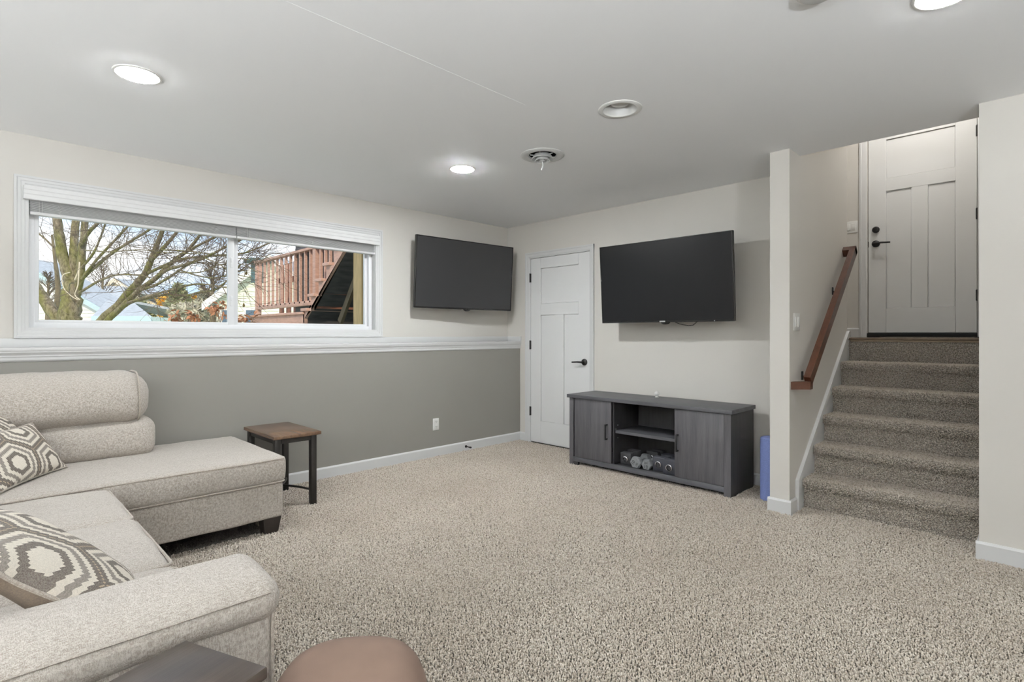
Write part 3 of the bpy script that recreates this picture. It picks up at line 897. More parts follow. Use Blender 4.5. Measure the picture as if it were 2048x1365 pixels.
# ------------------------------------------------------------------ ceiling fixtures
def downlight(x, y, label, lens='lamp_lens'):
    e = empty('recessed_light', (x, y, CZ), label, 'ceiling light', 'lit recessed ceiling lights')
    MB().lathe([(.078, .002), (.080, -.004), (.090, -.007), (.098, -.004), (.099, .002)], 48, c=(x, y, CZ), closed=True).build('trim_ring', 'plastic_white', e)
    MB().lathe([(.0785, -.003), (.074, -.0105)], 28, c=(x, y, CZ)).build('lens', lens, e)
    return e
downlight(-3.06, .557, 'lit recessed ceiling light above the sofa and window', 'lamp_lens_soft')
downlight(-3.10, 2.58, 'lit recessed ceiling light nearest the closet corner')
downlight(-.275, 2.484, 'lit recessed ceiling light cut off by the top edge', 'lamp_lens_dim')
# added fill lamps, unseen behind the camera, put in to brighten ceiling and walls
def fill_uplighter(x, y, label, glow='uplight', h=1.0):
    e = empty('fill_lamp', (x, y, 0), label, 'fill lamp', 'added uplight fill lamps')
    MB().lathe([(.0001, 0), (.14, 0), (.145, .008), (.14, .02), (.03, .03), (.0001, .03)], 32, c=(x, y, 0)).build('base', 'bronze', e)
    MB().tube([(x, y, .02), (x, y, h)], .012, 12).build('pole', 'bronze', e)
    MB().lathe([(.02, -.02), (.08, .0), (.15, .04), (.19, .10), (.192, .102), (.186, .104), (.146, .048), (.08, .012), (.0001, .01)], 40, c=(x, y, h)).build('bowl', 'plastic_white', e)
    MB().lathe([(.165, .075), (.164, .0751)], 24, c=(x, y, h)).build('diffuser', glow, e)
fill_uplighter(-1.1, -3.2, 'added unseen uplight fill lamp behind the sofa back near the rear wall', 'uplight_low')
fill_uplighter(.9, -3.1, 'added unseen uplight fill lamp behind the camera near the rear wall')
fill_uplighter(2.3, -.7, 'added unseen uplight fill lamp behind the camera on the stair side')

e = empty('recessed_light', (-1.671, 2.504, CZ), 'unlit recessed can light with white trim', 'ceiling light')
hole = (-1.671, 2.504)
MB().lathe([(.088, -.001), (.092, -.006), (.112, -.007), (.118, -.003), (.118, .001), (.088, .001)], 48, c=(hole[0], hole[1], CZ), closed=True).build('trim_ring', 'plastic_white', e)
MB().lathe([(.088, 0), (.080, .03), (.074, .065), (.072, .12), (.0001, .12)], 48, c=(hole[0], hole[1], CZ), cap0=False).build('reflector', 'reflector', e)
MB().lathe([(.0001, .020), (.03, .021), (.047, .026), (.052, .034), (.046, .062), (.028, .115)], 32, c=(hole[0], hole[1], CZ)).build('bulb', 'bulb_off', e)

v = empty('ceiling_vent', (-2.477, 2.773, CZ), 'round white ceiling air diffuser with a hanging string', 'air vent')
vc = (-2.477, 2.773, CZ)
MB().lathe([(.150, .001), (.150, -.004), (.142, -.010), (.120, -.014), (.098, -.006), (.094, .004), (.098, .004)], 48, c=vc, closed=True).build('outer_ring', 'vent_paint', v)
MB().lathe([(.0955, .0), (.0955, .1), (.0001, .1)], 40, c=vc, cap0=False).build('duct', 'dark_gap', v)
MB().lathe([(.076, -.028), (.066, -.012), (.056, .004), (.054, .004), (.064, -.014), (.074, -.030)], 40, c=vc, closed=True).build('cone', 'vent_paint', v)
MB().lathe([(.052, -.040), (.042, -.020), (.032, -.004), (.030, -.004), (.040, -.022), (.049, -.042)], 40, c=vc, closed=True).build('cone', 'vent_paint', v)
MB().lathe([(.024, -.044), (.018, -.028), (.0001, -.026)], 32, c=vc, cap0=False).lathe([(.0001, -.046), (.024, -.044)], 32, c=vc).build('cone', 'vent_paint', v)
for a in (0, PI / 3, 2 * PI / 3):
    cx, sx = math.cos(a), math.sin(a)
    MB().tube([(vc[0] - .09 * cx, vc[1] - .09 * sx, CZ - .006), (vc[0] + .09 * cx, vc[1] + .09 * sx, CZ - .006)], .003, 6).build('spoke', 'vent_paint', v)
MB().tube([(vc[0], vc[1], CZ - .044), (vc[0] + .004, vc[1], CZ - .07), (vc[0] - .006, vc[1] - .003, CZ - .105)], [.004, .004, .006], 6).build('pull_string', 'cord_white', v)

e = empty('smoke_detector', (-.588, 2.125, CZ), 'round white smoke detector cut off by the top edge', 'smoke detector')
MB().lathe([(.075, .0), (.075, -.012), (.068, -.018), (.0001, -.018)], 40, c=(-.588, 2.125, CZ)).build('base', 'plastic_white', e)
MB().lathe([(.062, -.014), (.058, -.026), (.045, -.031), (.0001, -.032)], 40, c=(-.588, 2.125, CZ)).build('cover', 'vent_paint', e)

# landing lamp on the upper ceiling
e = empty('flush_lamp', (-.9, 5.6, UZ), 'round flush ceiling lamp over the upper landing', 'ceiling light')
MB().lathe([(.17, 0), (.17, -.03), (.15, -.035), (.0001, -.035)], 40, c=(-.9, 5.6, UZ)).build('pan', 'plastic_white', e)
MB().lathe([(.15, -.035), (.13, -.07), (.07, -.095), (.0001, -.1)], 40, c=(-.9, 5.6, UZ)).build('diffuser', 'hall_lens', e)

# ------------------------------------------------------------------ televisions
def television(loc, yaw, tilt, W, H, label, scr, glossy, mount_back):
    """local frame: x right, y back towards the wall, z up; origin at bottom centre of the front"""
    M = Matrix.Rotation(yaw, 4, 'Z') @ Matrix.Rotation(tilt, 4, 'X')
    e = empty('television', loc, label, 'television', M=M)
    bz = .010
    body = MB().box(-W / 2, W / 2, .004, .03, 0, H, bev=.003).box(-W * .36, W * .36, .03, .062, H * .08, H * .62, bev=.012)
    body.build('housing', 'black_plastic', e, local=True)
    for nm, a in (('l', (-W / 2, -W / 2 + bz, 0, H)), ('r', (W / 2 - bz, W / 2, 0, H)), ('t', (-W / 2, W / 2, H - bz, H)), ('b', (-W / 2, W / 2, 0, bz * 1.5))):
        B(a[0], a[1], -.004, .008, a[2], a[3], bev=.002, seg=1).build('bezel', 'bezel', e, local=True)
    B(-W / 2 + bz * .8, W / 2 - bz * .8, 0, .006, bz, H - bz * .8).build('screen', scr, e, local=True, smooth=False)
    sens = MB().lathe([(.0001, -.020), (.02, -.018), (.034, -.008), (.038, .0)], 24, M=Matrix.Translation((0.02, .012, 0)) @ Matrix.Scale(.45, 4, (0, 1, 0)) @ Matrix.Scale(1.2, 4, (1, 0, 0)))
    sens.build('sensor_bump', 'bezel', e, local=True)
    if glossy:
        B(-.026, .026, -.0055, -.003, .002, .013, bev=.001).build('badge', 'silver', e, local=True)
        MB().tube([(.07, .04, .01), (.13, .045, -.018), (.21, .045, -.034), (.25, .045, -.03), (.30, .045, .01)], .003, 6).build('cable', 'black_plastic', e, local=True)
        MB().lathe([(.0001, -.004), (.004, -.003), (.005, .0)], 12, M=Matrix.Translation((W * .37, -.004, .007)) @ Matrix.Rotation(-PI / 2, 4, 'X')).build('power_light', 'silver', e, local=True)
    MB().box(-.2, .2, .062, .078, H * .28, H * .32, bev=.003).box(-.2, .2, .062, .078, H * .5, H * .54, bev=.003).box(-.16, -.12, .06, .085, H * .22, H * .6, bev=.003).box(.12, .16, .06, .085, H * .22, H * .6, bev=.003).box(-.05, .05, .075, mount_back, H * .36, H * .46, bev=.004).build('wall_mount', 'black_plastic', e, local=True)
    return e
television((-4.300, 3.625, 1.457), PI / 2 - math.radians(4.3), math.radians(3.6), 1.222, .702, 'black flat television on the window wall beside the closet corner', 'screen', False, .18)
television((-2.355, 4.172, 1.302), math.radians(1.5), math.radians(3.8), 1.222, .702, 'black flat television on the back wall above the media console', 'screen_glossy', True, .22)

# ------------------------------------------------------------------ media console
mc = empty('media_console', (-2.405, 4.1, 0), 'charcoal woodgrain media console with two doors and open shelves', 'media console')
x0, x1, y0, y1 = -3.155, -1.655, 3.905, 4.325
B(x0 - .018, x1 + .014, y0 - .018, y1 + .006, .618, .648, bev=.002).build('top', 'espresso_h', mc)
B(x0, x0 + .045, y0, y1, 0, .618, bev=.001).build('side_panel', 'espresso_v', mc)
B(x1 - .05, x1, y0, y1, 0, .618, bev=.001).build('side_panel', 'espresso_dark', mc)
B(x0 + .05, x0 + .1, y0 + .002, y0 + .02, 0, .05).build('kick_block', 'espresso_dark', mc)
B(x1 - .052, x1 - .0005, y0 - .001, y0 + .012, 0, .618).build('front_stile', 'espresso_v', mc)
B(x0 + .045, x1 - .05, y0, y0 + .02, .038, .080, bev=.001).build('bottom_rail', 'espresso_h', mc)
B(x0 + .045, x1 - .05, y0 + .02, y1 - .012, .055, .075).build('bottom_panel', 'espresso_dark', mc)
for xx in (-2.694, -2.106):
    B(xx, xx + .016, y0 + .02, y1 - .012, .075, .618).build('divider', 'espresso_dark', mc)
bp = MB()
hx, hz, hr = -2.205, .50, .026
bx0, bx1, bz0, bz1 = x0 + .045, x1 - .05, .075, .618
ring = [(hx + hr * math.cos(2 * PI * k / 24), hz + hr * math.sin(2 * PI * k / 24)) for k in range(24)]
sq = []
for k in range(24):
    a = 2 * PI * k / 24; dx, dz = math.cos(a), math.sin(a); t = .07 / max(abs(dx), abs(dz)); sq.append((hx + dx * t, hz + dz * t))
yb_ = y1 - .008
bp.add([(p[0], yb_, p[1]) for p in ring] + [(p[0], yb_, p[1]) for p in sq], [(k, (k + 1) % 24, 24 + (k + 1) % 24, 24 + k) for k in range(24)])
for a in ((bx0, hx - .07, bz0, bz1), (hx + .07, bx1, bz0, bz1), (hx - .07, hx + .07, bz0, hz - .07), (hx - .07, hx + .07, hz + .07, bz1)):
    bp.box(a[0], a[1], yb_, yb_ + .004, a[2], a[3])
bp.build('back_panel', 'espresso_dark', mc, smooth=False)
B(-2.676, -2.108, y0 + .035, y1 - .02, .345, .370, bev=.001).build('shelf', 'espresso_h', mc)
for (a, b, hx_) in ((-3.094, -2.698, -2.737), (-2.100, -1.708, -2.072)):
    dd = B(a, b, y0 - .001, y0 + .016, .083, .614, bev=.0015).build('door', 'espresso_v', mc)
    m = MB().box(hx_ - .006, hx_ + .006, y0 - .034, y0 - .024, .285, .42, bev=.002)
    m.box(hx_ - .006, hx_ + .006, y0 - .03, y0, .408, .42, bev=.002).box(hx_ - .006, hx_ + .006, y0 - .03, y0, .285, .297, bev=.002)
    m.build('handle', 'black_plastic', dd)
for (xx) in (-2.677,):
    for zz in (.30, .41):
        MB().tube([(xx, y0 + .07, zz), (xx + .006, y0 + .07, zz)], .004, 8).build('shelf_pin', 'silver', mc)

# ---- on and in the console
e = empty('ball_camera', (-2.455, 4.25, .648), 'tiny white ball-shaped camera standing on the media console', 'camera')
MB().lathe([(.0001, .0), (.016, .0), (.016, .004), (.006, .008), (.005, .016)], 20, c=(-2.455, 4.25, .648)).build('base', 'plastic_white', e)
MB().lathe([(.0001, .0)] + [(.021 * math.sin(a), .021 - .021 * math.cos(a)) for a in [PI * k / 12 for k in range(1, 12)]] + [(.0001, .042)], 24, c=(-2.455, 4.25, .658)).build('ball', 'plastic_white', e)

def block_dumbbell(x, y, z, size, yaw, label, mat, length=.2):
    M = Matrix.Rotation(yaw, 4, 'Z')
    e = empty('adjustable_dumbbell', (x, y, z), label, 'dumbbell', 'dumbbells in the console', M=M)
    s = size
    for (a, b) in ((0, length * .34), (length * .66, length)):
        m = MB()
        n = 4
        for k in range(n):
            q0 = a + (b - a) * k / n; q1 = a + (b - a) * (k + .92) / n
            m.box(-s / 2, s / 2, q0, q1, 0, s * 1.02, bev=.014, seg=3)
        m.build('weight', mat, e, local=True)
    MB().tube([(0, length * .32, s * .5), (0, length * .68, s * .5)], .016, 14).build('grip', 'chrome', e, local=True)
    Mr = Matrix.Translation((0, -.001, s * .5)) @ Matrix.Rotation(PI / 2, 4, 'X')
    MB().lathe([(s * .21, .0), (s * .25, .003), (s * .24, .012), (s * .19, .014), (s * .17, .006), (s * .17, .0)], 32, M=Mr, closed=True).build('ring', 'chrome', e, local=True)
    MB().lathe([(.0001, .010), (s * .15, .009), (s * .17, .0)], 28, M=Mr).build('dial', 'rubber_black', e, local=True)
    return e
zf = .075
block_dumbbell(-2.602, 3.985, zf, .102, math.radians(6), 'black square adjustable dumbbell alone by the left console divider', 'rubber_black')
block_dumbbell(-2.455, 4.165, zf, .108, 0, 'black adjustable dumbbell half hidden behind the grey hex dumbbells', 'rubber_black', .14)
block_dumbbell(-2.285, 3.985, zf, .114, 0, 'large slate adjustable dumbbell between hex dumbbell and the one cut off', 'rubber_navy')

def hex_dumbbell(x, y, z, R, yaw, roll, label, words):
    M = Matrix.Rotation(yaw, 4, 'Z')
    e = empty('hex_dumbbell', (x, y, z), label, 'dumbbell', 'dumbbells in the console', M=M)
    ap = R * math.cos(PI / 6)
    for (a, b) in ((0, .055), (.155, .21)):
        hexp = lambda rr: [(rr * math.cos(roll + PI / 6 + k * PI / 3 + PI / 6 * 0), ap + rr * math.sin(roll + PI / 6 + k * PI / 3)) for k in range(6)]
        m = MB(); P0, P1 = hexp(R * .86), hexp(R)
        vs = [(p[0], a, p[1]) for p in P0] + [(p[0], a + .01, p[1]) for p in P1] + [(p[0], b - .01, p[1]) for p in P1] + [(p[0], b, p[1]) for p in P0]
        fs = [tuple(range(6)), tuple(range(23, 17, -1))]
        for l in range(3):
            fs += [(l * 6 + k, l * 6 + 6 + k, l * 6 + 6 + (k + 1) % 6, l * 6 + (k + 1) % 6) for k in range(6)]
        m.add(vs, fs).build('head', 'hex_grey', e, local=True, smooth=False)
    MB().tube([(0, .05, ap), (0, .16, ap)], .015, 14).build('grip', 'hex_grey', e, local=True)
    for (txt, dx, dz, sz, rot) in words:
        cu = bpy.data.curves.new('number', 'FONT'); cu.body = txt; cu.size = sz; cu.align_x = 'CENTER'; cu.align_y = 'CENTER'
        tmp = bpy.data.objects.new('number', cu)
        COL.objects.link(tmp)
        dg = bpy.context.evaluated_depsgraph_get()
        me = bpy.data.meshes.new_from_object(tmp.evaluated_get(dg))
        bpy.data.objects.remove(tmp)
        me.transform(Matrix.Translation((dx, -.0012, ap + dz)) @ Matrix.Rotation(rot, 4, 'Y') @ Matrix.Rotation(PI / 2, 4, 'X'))
        me.materials.clear(); me.materials.append(MATS['print_black'])
        place('number', me, Vector((0, 0, 0)), e, True)
    return e
hex_dumbbell(-2.482, 3.94, zf, .052, math.radians(2), PI / 6, 'grey hex dumbbell turned so its number ten lies sideways', [('10', -.016, .0, .038, math.radians(-60)), ('LBS', .018, -.012, .022, math.radians(-60))])
hex_dumbbell(-2.386, 3.955, zf, .046, math.radians(4), PI / 6, 'grey hex dumbbell with its number ten upright', [('LBS', .0, .016, .022, 0), ('10', .0, -.016, .038, 0)])
block_dumbbell(-2.166, 3.945, zf, .116, 0, 'large slate adjustable dumbbell cut off by the console door', 'rubber_navy')
kb = empty('kettlebell', (-2.17, 4.235, zf), 'small black kettlebell at the back of the console shelf', 'kettlebell')
MB().lathe([(.0001, 0), (.045, .002)] + [(.06 * math.sin(a), .065 - .06 * math.cos(a)) for a in [.9 + k * .3 for k in range(7)]] + [(.02, .125), (.0001, .126)], 24, c=(-2.17, 4.235, zf)).build('bell', 'rubber_black', kb)
MB().tube([(-2.17 + .045 * math.cos(a), 4.235, zf + .12 + .065 * math.sin(a)) for a in [PI * k / 10 for k in range(11)]], .011, 10).build('handle', 'black_plastic', kb)

# foam roller
fr_ = MB().lathe([(.0001, 0), (.066, 0), (.073, .006), (.074, .02), (.074, .435), (.072, .45), (.064, .457), (.02, .457), (.0001, .457)], 40, c=(-1.437, 4.082, 0))
tag(fr_.build('foam_roller', 'foam_blue'), 'blue foam roller standing upright between console and stair wall', 'foam roller')

# ------------------------------------------------------------------ side table at the end of the sofa
def table(e, x0, x1, y0, y1, z, bulge, topmat, M=None, leg=.045, legmat='table_metal', loc=False, stretch=True):
    n = 10
    poly = [(x0 - bulge * math.sin(PI * k / n), y1 + (y0 - y1) * k / n) for k in range(n + 1)] + [(x1 + bulge * math.sin(PI * k / n), y0 + (y1 - y0) * k / n) for k in range(n + 1)]
    bm = bmesh.new(); vs = [bm.verts.new((p[0], p[1], z - .024)) for p in poly]; f = bm.faces.new(vs)
    r = bmesh.ops.extrude_face_region(bm, geom=[f]); bmesh.ops.translate(bm, vec=(0, 0, .024), verts=[g for g in r['geom'] if isinstance(g, bmesh.types.BMVert)])
    ed = [q for q in bm.edges if abs(q.verts[0].co.z - q.verts[1].co.z) < 1e-6]
    bmesh.ops.bevel(bm, geom=ed, offset=.004, segments=2, profile=.5, affect='EDGES')
    bmesh.ops.recalc_face_normals(bm, faces=bm.faces[:]); bm.verts.index_update()
    MB().add([v.co[:] for v in bm.verts], [[v.index for v in q.verts] for q in bm.faces]).build('table_top', topmat, e, local=loc); bm.free()
    i = .018
    a0, a1, b0, b1 = x0 + i, x1 - i, y0 + i, y1 - i
    for (lx, ly) in ((a0, b0), (a1 - leg, b0), (a0, b1 - leg), (a1 - leg, b1 - leg)):
        B(lx, lx + leg, ly, ly + leg * .85, 0, z - .024, bev=.002).build('leg', legmat, e, local=loc)
    for q in ((a0 + leg, a1 - leg, b0 + .008, b0 + .02), (a0 + leg, a1 - leg, b1 - .02, b1 - .008)):
        B(q[0], q[1], q[2], q[3], z - .06, z - .024).build('apron', legmat, e, local=loc)
    for q in ((a0 + .008, a0 + .02, b0 + leg, b1 - leg), (a1 - .02, a1 - .008, b0 + leg, b1 - leg)):
        B(q[0], q[1], q[2], q[3], z - .06, z - .024).build('apron', legmat, e, local=loc)
    if stretch:
        c_ = ((x0 + x1) / 2, (y0 + y1) / 2)
        for (sx, sy) in ((a0 + leg * .6, b0 + leg * .5), (a1 - leg * .6, b0 + leg * .5), (a0 + leg * .6, b1 - leg * .5), (a1 - leg * .6, b1 - leg * .5)):
            pts = []
            for k in range(7):
                t = k / 6; pts.append((sx + (c_[0] - sx) * t, sy + (c_[1] - sy) * t ** 1.3, .10 + .015 * math.sin(t * PI / 2)))
            MB().tube(pts, .008, 8).build('stretcher', legmat, e, local=loc)
stb = empty('side_table', (-3.92, 1.58, 0), 'small side table with brown wood top and dark legs by the wall', 'side table')
table(stb, -4.20, -3.645, 1.415, 1.745, .52, .012, 'tabletop_brown')
Mt = Matrix.Rotation(math.radians(22), 4, 'Z')
ctr = Vector((-1.204, .298, 0))
net = empty('end_table', ctr, 'dark wood end table beside the sofa arm, cut off by the bottom edge', 'end table', M=Mt)
table(net, 0.0, .215, -.42, 0.0, .60, .004, 'tabletop_dark', loc=True, stretch=False, leg=.03)

# ------------------------------------------------------------------ sectional sofa
sf = empty('sectional_sofa', (-3.0, .3, 0), 'light beige woven fabric sectional sofa with chaise along the wall', 'sofa')
FB = 'sofa_fabric'
def rrect(x0, x1, y0, y1, z, r=.03, n=5):
    pts = []
    for (cx, cy, a0) in ((x1 - r, y1 - r, 0), (x0 + r, y1 - r, PI / 2), (x0 + r, y0 + r, PI), (x1 - r, y0 + r, 3 * PI / 2)):
        for k in range(n + 1):
            a = a0 + PI / 2 * k / n; pts.append(Vector((cx + r * math.cos(a), cy + r * math.sin(a), z)))
    out = []
    for i, p in enumerate(pts):
        q = pts[(i + 1) % len(pts)]; m = max(1, int((q - p).length / .05))
        for k in range(m): out.append(p.lerp(q, k / m))
    return out
def piping(x0, x1, y0, y1, z, parent, r=.03, wav=.003):
    pts = rrect(x0, x1, y0, y1, z, r)
    pts = [p + Vector((0, 0, wav * mnoise.noise(p * 5))) for p in pts]
    MB().tube(pts, .0052, 6, closed=True).build('piping', 'piping_fabric', parent)
CX0, CX1, CY0, CY1 = -4.215, -3.275, -1.0, 1.348
MB().soft(CX0 + .01, CX1 - .01, CY0, CY1 - .012, .10, .318, r=.018, wob=.003).build('chaise_base', FB, sf)
cc = MB().soft(CX0, CX1, CY0, CY1, .312, .462, r=.026, crown=.022, wob=.004, side=.008).build('chaise_cushion', FB, sf)
piping(CX0 + .004, CX1 - .002, CY0, CY1 - .004, .452, cc, .03)
piping(CX0 + .004, CX1 - .002, CY0, CY1 - .004, .316, cc, .03)
def lean(k, zr): return lambda w: Vector((w.x - (w.z - zr) * k, w.y, w.z))
MB().soft(-4.18, -3.85, -1.0, .790, .46, .705, r=.07, crown=.0, wob=.006, side=.02, fn=lean(.10, .46)).build('back_bolster', FB, sf)
ub = MB().soft(-4.17, -3.825, -1.0, .762, .672, .972, r=.115, crown=.012, wob=.008, side=.015, wseed=5, fn=lean(.16, .672)).build('back_cushion', FB, sf)
def end_piping(x0, x1, z0, z1, y, r, fn, parent):
    pts = [fn(Vector((p.x, y, p.y))) for p in rrect(x0, x1, z0, z1, 0, r)]
    MB().tube(pts, .005, 6, closed=True).build('piping', 'piping_fabric', parent)
end_piping(-4.17 + .012, -3.825 - .002, .672 + .006, .972 + .0, .762 - .05, .105, lean(.16, .672), ub)
for (fx, fy) in ((CX1 - .07, CY1 - .075), (CX0 + .07, CY1 - .075), (CX1 - .07, .45 + .05)):
    m = MB()
    t, b_ = .052, .036
    vs = [(fx - b_, fy - b_, 0), (fx + b_, fy - b_, 0), (fx + b_, fy + b_, 0), (fx - b_, fy + b_, 0), (fx - t, fy - t, .105), (fx + t, fy - t, .105), (fx + t, fy + t, .105), (fx - t, fy + t, .105)]
    m.add(vs, [(0, 3, 2, 1), (4, 5, 6, 7), (0, 1, 5, 4), (1, 2, 6, 5), (2, 3, 7, 6), (3, 0, 4, 7)]).build('foot', 'foot_wood', sf, smooth=False)
SY = .475
MB().soft(CX1 - .01, -1.44, -.7, SY - .03, .10, .325, r=.02, wob=.003).build('seat_base', FB, sf)
xs = [-3.225, -2.632, -2.028, -1.435]
for i in range(3):
    a, b = xs[i] + .003, xs[i + 1] - .003
    q = MB().soft(a, b, -.6, SY, .318, .458, r=.042, crown=.024, wob=.007, side=.006, wseed=i * 9).build('seat_cushion', FB, sf)
    piping(a + .006, b - .006, -.6, SY - .006, .446, q, .035)
    piping(a + .006, b - .006, -.6, SY - .006, .335, q, .035)
# arm: panel with overhanging padded top
MB().soft(-1.445, -1.268, -.7, .494, .06, .59, r=.02, wob=.002).build('arm_panel', FB, sf)
def armfn(w):
    t = max(0, (w.x + 1.39) / .14)
    return Vector((w.x, w.y, w.z - .022 * t * t if w.z > .6 else w.z))
ap_ = MB().soft(-1.475, -1.252, -.7, .505, .545, .652, r=.042, crown=.006, wob=.005, side=.004, fn=armfn).build('arm_pad', FB, sf)
MB().tube([(-1.2512 + .0008 * math.sin(k), -.6 + k * .06, .616) for k in range(19)], .0025, 5).build('seam', 'piping_fabric', ap_)
MB().tube([(-1.2680, .490, .12 + k * .05) for k in range(10)], .004, 6).build('piping', 'piping_fabric', sf)
MB().soft(-3.25, -1.25, -.95, -.55, .10, .92, r=.08, crown=.01, wob=.006).build('backrest', FB, sf)

# throw pillows
def pillow(M, w, h, t, label, mat='pillow_hex', uvoff=(0, 0), uvrot=0):
    n = 26
    vs, uv, fs = [], [], []
    def th(u, v): return t * (max(0, 1 - abs(u) ** 2.4) * max(0, 1 - abs(v) ** 2.4)) ** .55
    for side_ in (1, -1):
        for j in range(n + 1):
            for i in range(n + 1):
                u, v = -1 + 2 * i / n, -1 + 2 * j / n
                pin = 1 - .07 * (1 - v * v) * abs(u) ** 3; pin2 = 1 - .07 * (1 - u * u) * abs(v) ** 3
                x, y = u * w / 2 * pin, v * h / 2 * pin2
                z = side_ * th(u, v) + .006 * mnoise.noise(Vector((u * 2.2, v * 2.2, side_ * 3 + w)))
                vs.append((x, y, z))
                ca, sa = math.cos(uvrot), math.sin(uvrot)
                uv.append((x * ca - y * sa + uvoff[0], x * sa + y * ca + uvoff[1]))
    N = (n + 1) ** 2
    for s_ in (0, 1):
        for j in range(n):
            for i in range(n):
                a = s_ * N + j * (n + 1) + i
                q = (a, a + 1, a + n + 2, a + n + 1)
                fs.append(q if s_ == 0 else q[::-1])
    e = empty('throw_pillow', M.translation, label, 'pillow', 'patterned throw pillows on the sofa', M=M.to_3x3().to_4x4())
    def half(s_, nm, mt):
        me = bpy.data.meshes.new(nm)
        me.from_pydata(vs[s_ * N:(s_ + 1) * N], [], [tuple(i - s_ * N for i in f) for f in fs[s_ * n * n:(s_ + 1) * n * n]])
        me.shade_smooth()
        ul = me.uv_layers.new(name='UVMap')
        for lp in me.loops: ul.data[lp.index].uv = uv[s_ * N + lp.vertex_index]
        me.materials.append(MATS[mt])
        return place(nm, me, Vector((0, 0, 0)), e, True)
    half(0, 'front', mat); half(1, 'back', 'pillow_back')
    rim = []
    for (i0, j0, di, dj) in ((0, 0, 1, 0), (n, 0, 0, 1), (n, n, -1, 0), (0, n, 0, -1)):
        for k in range(n): rim.append(vs[(j0 + dj * k) * (n + 1) + i0 + di * k])
    MB().tube(rim, .0048, 6, closed=True).build('piping', 'pillow_hex' if mat == 'x' else 'piping_fabric', e, local=True)
    return e
def frame(origin, xaxis, yaxis):
    x = Vector(xaxis).normalized(); y = Vector(yaxis); y = (y - x * y.dot(x)).normalized(); z = x.cross(y)
    return Matrix(((x.x, y.x, z.x, origin[0]), (x.y, y.y, z.y, origin[1]), (x.z, y.z, z.z, origin[2]), (0, 0, 0, 1)))
pillow(frame((-1.675, .150, .632), (-1, 0, 0), (0, -.74, .67)), .46, .46, .07, 'patterned hexagon throw pillow leaning in the corner by the sofa arm', uvoff=(.02, .06))
hx_ = Vector((.39, -.27, 0)).normalized(); upv = Vector((-.289, -.479, .829)).normalized()
A_ = Vector((-3.745, .365, .488))
fa = frame(A_ + hx_ * .235 + upv * .145, hx_ * -1, upv)
nrm_ = Vector((fa[0][2], fa[1][2], fa[2][2]))
pillow(fa, .47, .29, .05, 'patterned lumbar throw pillow lying in front on the chaise', uvoff=(.05, .02), uvrot=.2)
Bt = Vector((-3.868, .178, .842)) - nrm_ * .085
pillow(frame(Bt + hx_ * .21 - upv * .2, hx_ * -1, upv), .42, .40, .042, 'patterned throw pillow mostly hidden behind the lumbar pillow', uvoff=(.1, .08), uvrot=-.5)

# brown ottoman
ot = empty('ottoman', (-1.06, .565, 0), 'rounded brown suede ottoman cut off by the bottom edge', 'ottoman')
vs, fs = [], []
nu, nv = 40, 16
for j in range(nv + 1):
    a = -PI / 2 + PI * j / nv
    cz_ = math.copysign(abs(math.sin(a)) ** .62, math.sin(a)); cr_ = abs(math.cos(a)) ** .42
    for i in range(nu):
        t = 2 * PI * i / nu
        cx_ = math.copysign(abs(math.cos(t)) ** .72, math.cos(t)); cy_ = math.copysign(abs(math.sin(t)) ** .72, math.sin(t))
        p = Matrix.Rotation(PI / 4 + .12, 3, 'Z') @ Vector((cx_ * .178 * cr_, cy_ * .200 * cr_, 0))
        vs.append((-1.06 + p.x, .565 + p.y, .26 + .235 * cz_))
for j in range(nv):
    for i in range(nu): fs.append((j * nu + i, j * nu + (i + 1) % nu, (j + 1) * nu + (i + 1) % nu, (j + 1) * nu + i))
MB().add(vs, fs).build('cushion', 'suede_brown', ot, angle=80)
MB().lathe([(.0001, 0), (.12, 0), (.125, .01), (.125, .06), (.0001, .06)], 32, c=(-1.06, .565, 0)).build('base', 'black_plastic', ot)

# ------------------------------------------------------------------ outdoors
def gz(x): return 1.02 + .03 * max(0, -x - 5)
g = MB()
xs_ = [-4.68 - 1.4 * k for k in range(50)]; ys_ = [-22 + 1.6 * k for k in range(56)]
vs = [(x, y, gz(x) + .06 * mnoise.noise(Vector((x * .4, y * .4, 0)))) for x in xs_ for y in ys_]
fs = [(i * 56 + j, i * 56 + j + 1, (i + 1) * 56 + j + 1, (i + 1) * 56 + j) for i in range(49) for j in range(55)]
struct('ground', MB().add(vs, fs), 'grass_frost', 'frosty lawn outside the window')

# deck stairs: near stringer plane at YD
YD = 2.9
def D(x, y, Y=YD):
    p = at_y(x, y, Y); return (p.x, p.z)
dk = empty('deck_stairs', (-6.4, YD + .4, 1.1), 'reddish brown wooden deck stairs with baluster railing outside the window', 'deck stairs')
lowL, lowR, topR = D(501, 627.5), D(610, 624), D(700, 470)
tr = [D(608.5, 623), D(617, 596.5), D(633, 566), D(651, 531.5), D(668.5, 500)]
rise = .178; x_step = [p[0] for p in tr]
run = (x_step[-1] - x_step[0]) / 4
poly = [D(609, 646), D(609, 637), D(686, 503.5)]
e_ = Vector(D(686, 503.5)) - Vector(D(609, 637)); pe = Vector(D(686, 503.5)) + e_ * .8
poly.append((pe.x, pe.y))
n_up = 7
z0s = tr[0][1]
for i in range(n_up, -1, -1):
    xx = x_step[0] + run * i; zz = z0s + (tr[-1][1] - z0s) / 4 * i
    poly += [(xx + run, zz), (xx, zz)] if i else [(xx + run, zz), (xx - .03, zz)]
poly.append((tr[0][0] - .03, D(609, 646)[1]))
MB().prism(poly, 1, YD, YD + .04).build('stringer', 'deck_red', dk, smooth=False)
MB().prism([(p[0], p[1]) for p in poly], 1, YD + .86, YD + .90).build('stringer', 'deck_red_dark', dk, smooth=False)
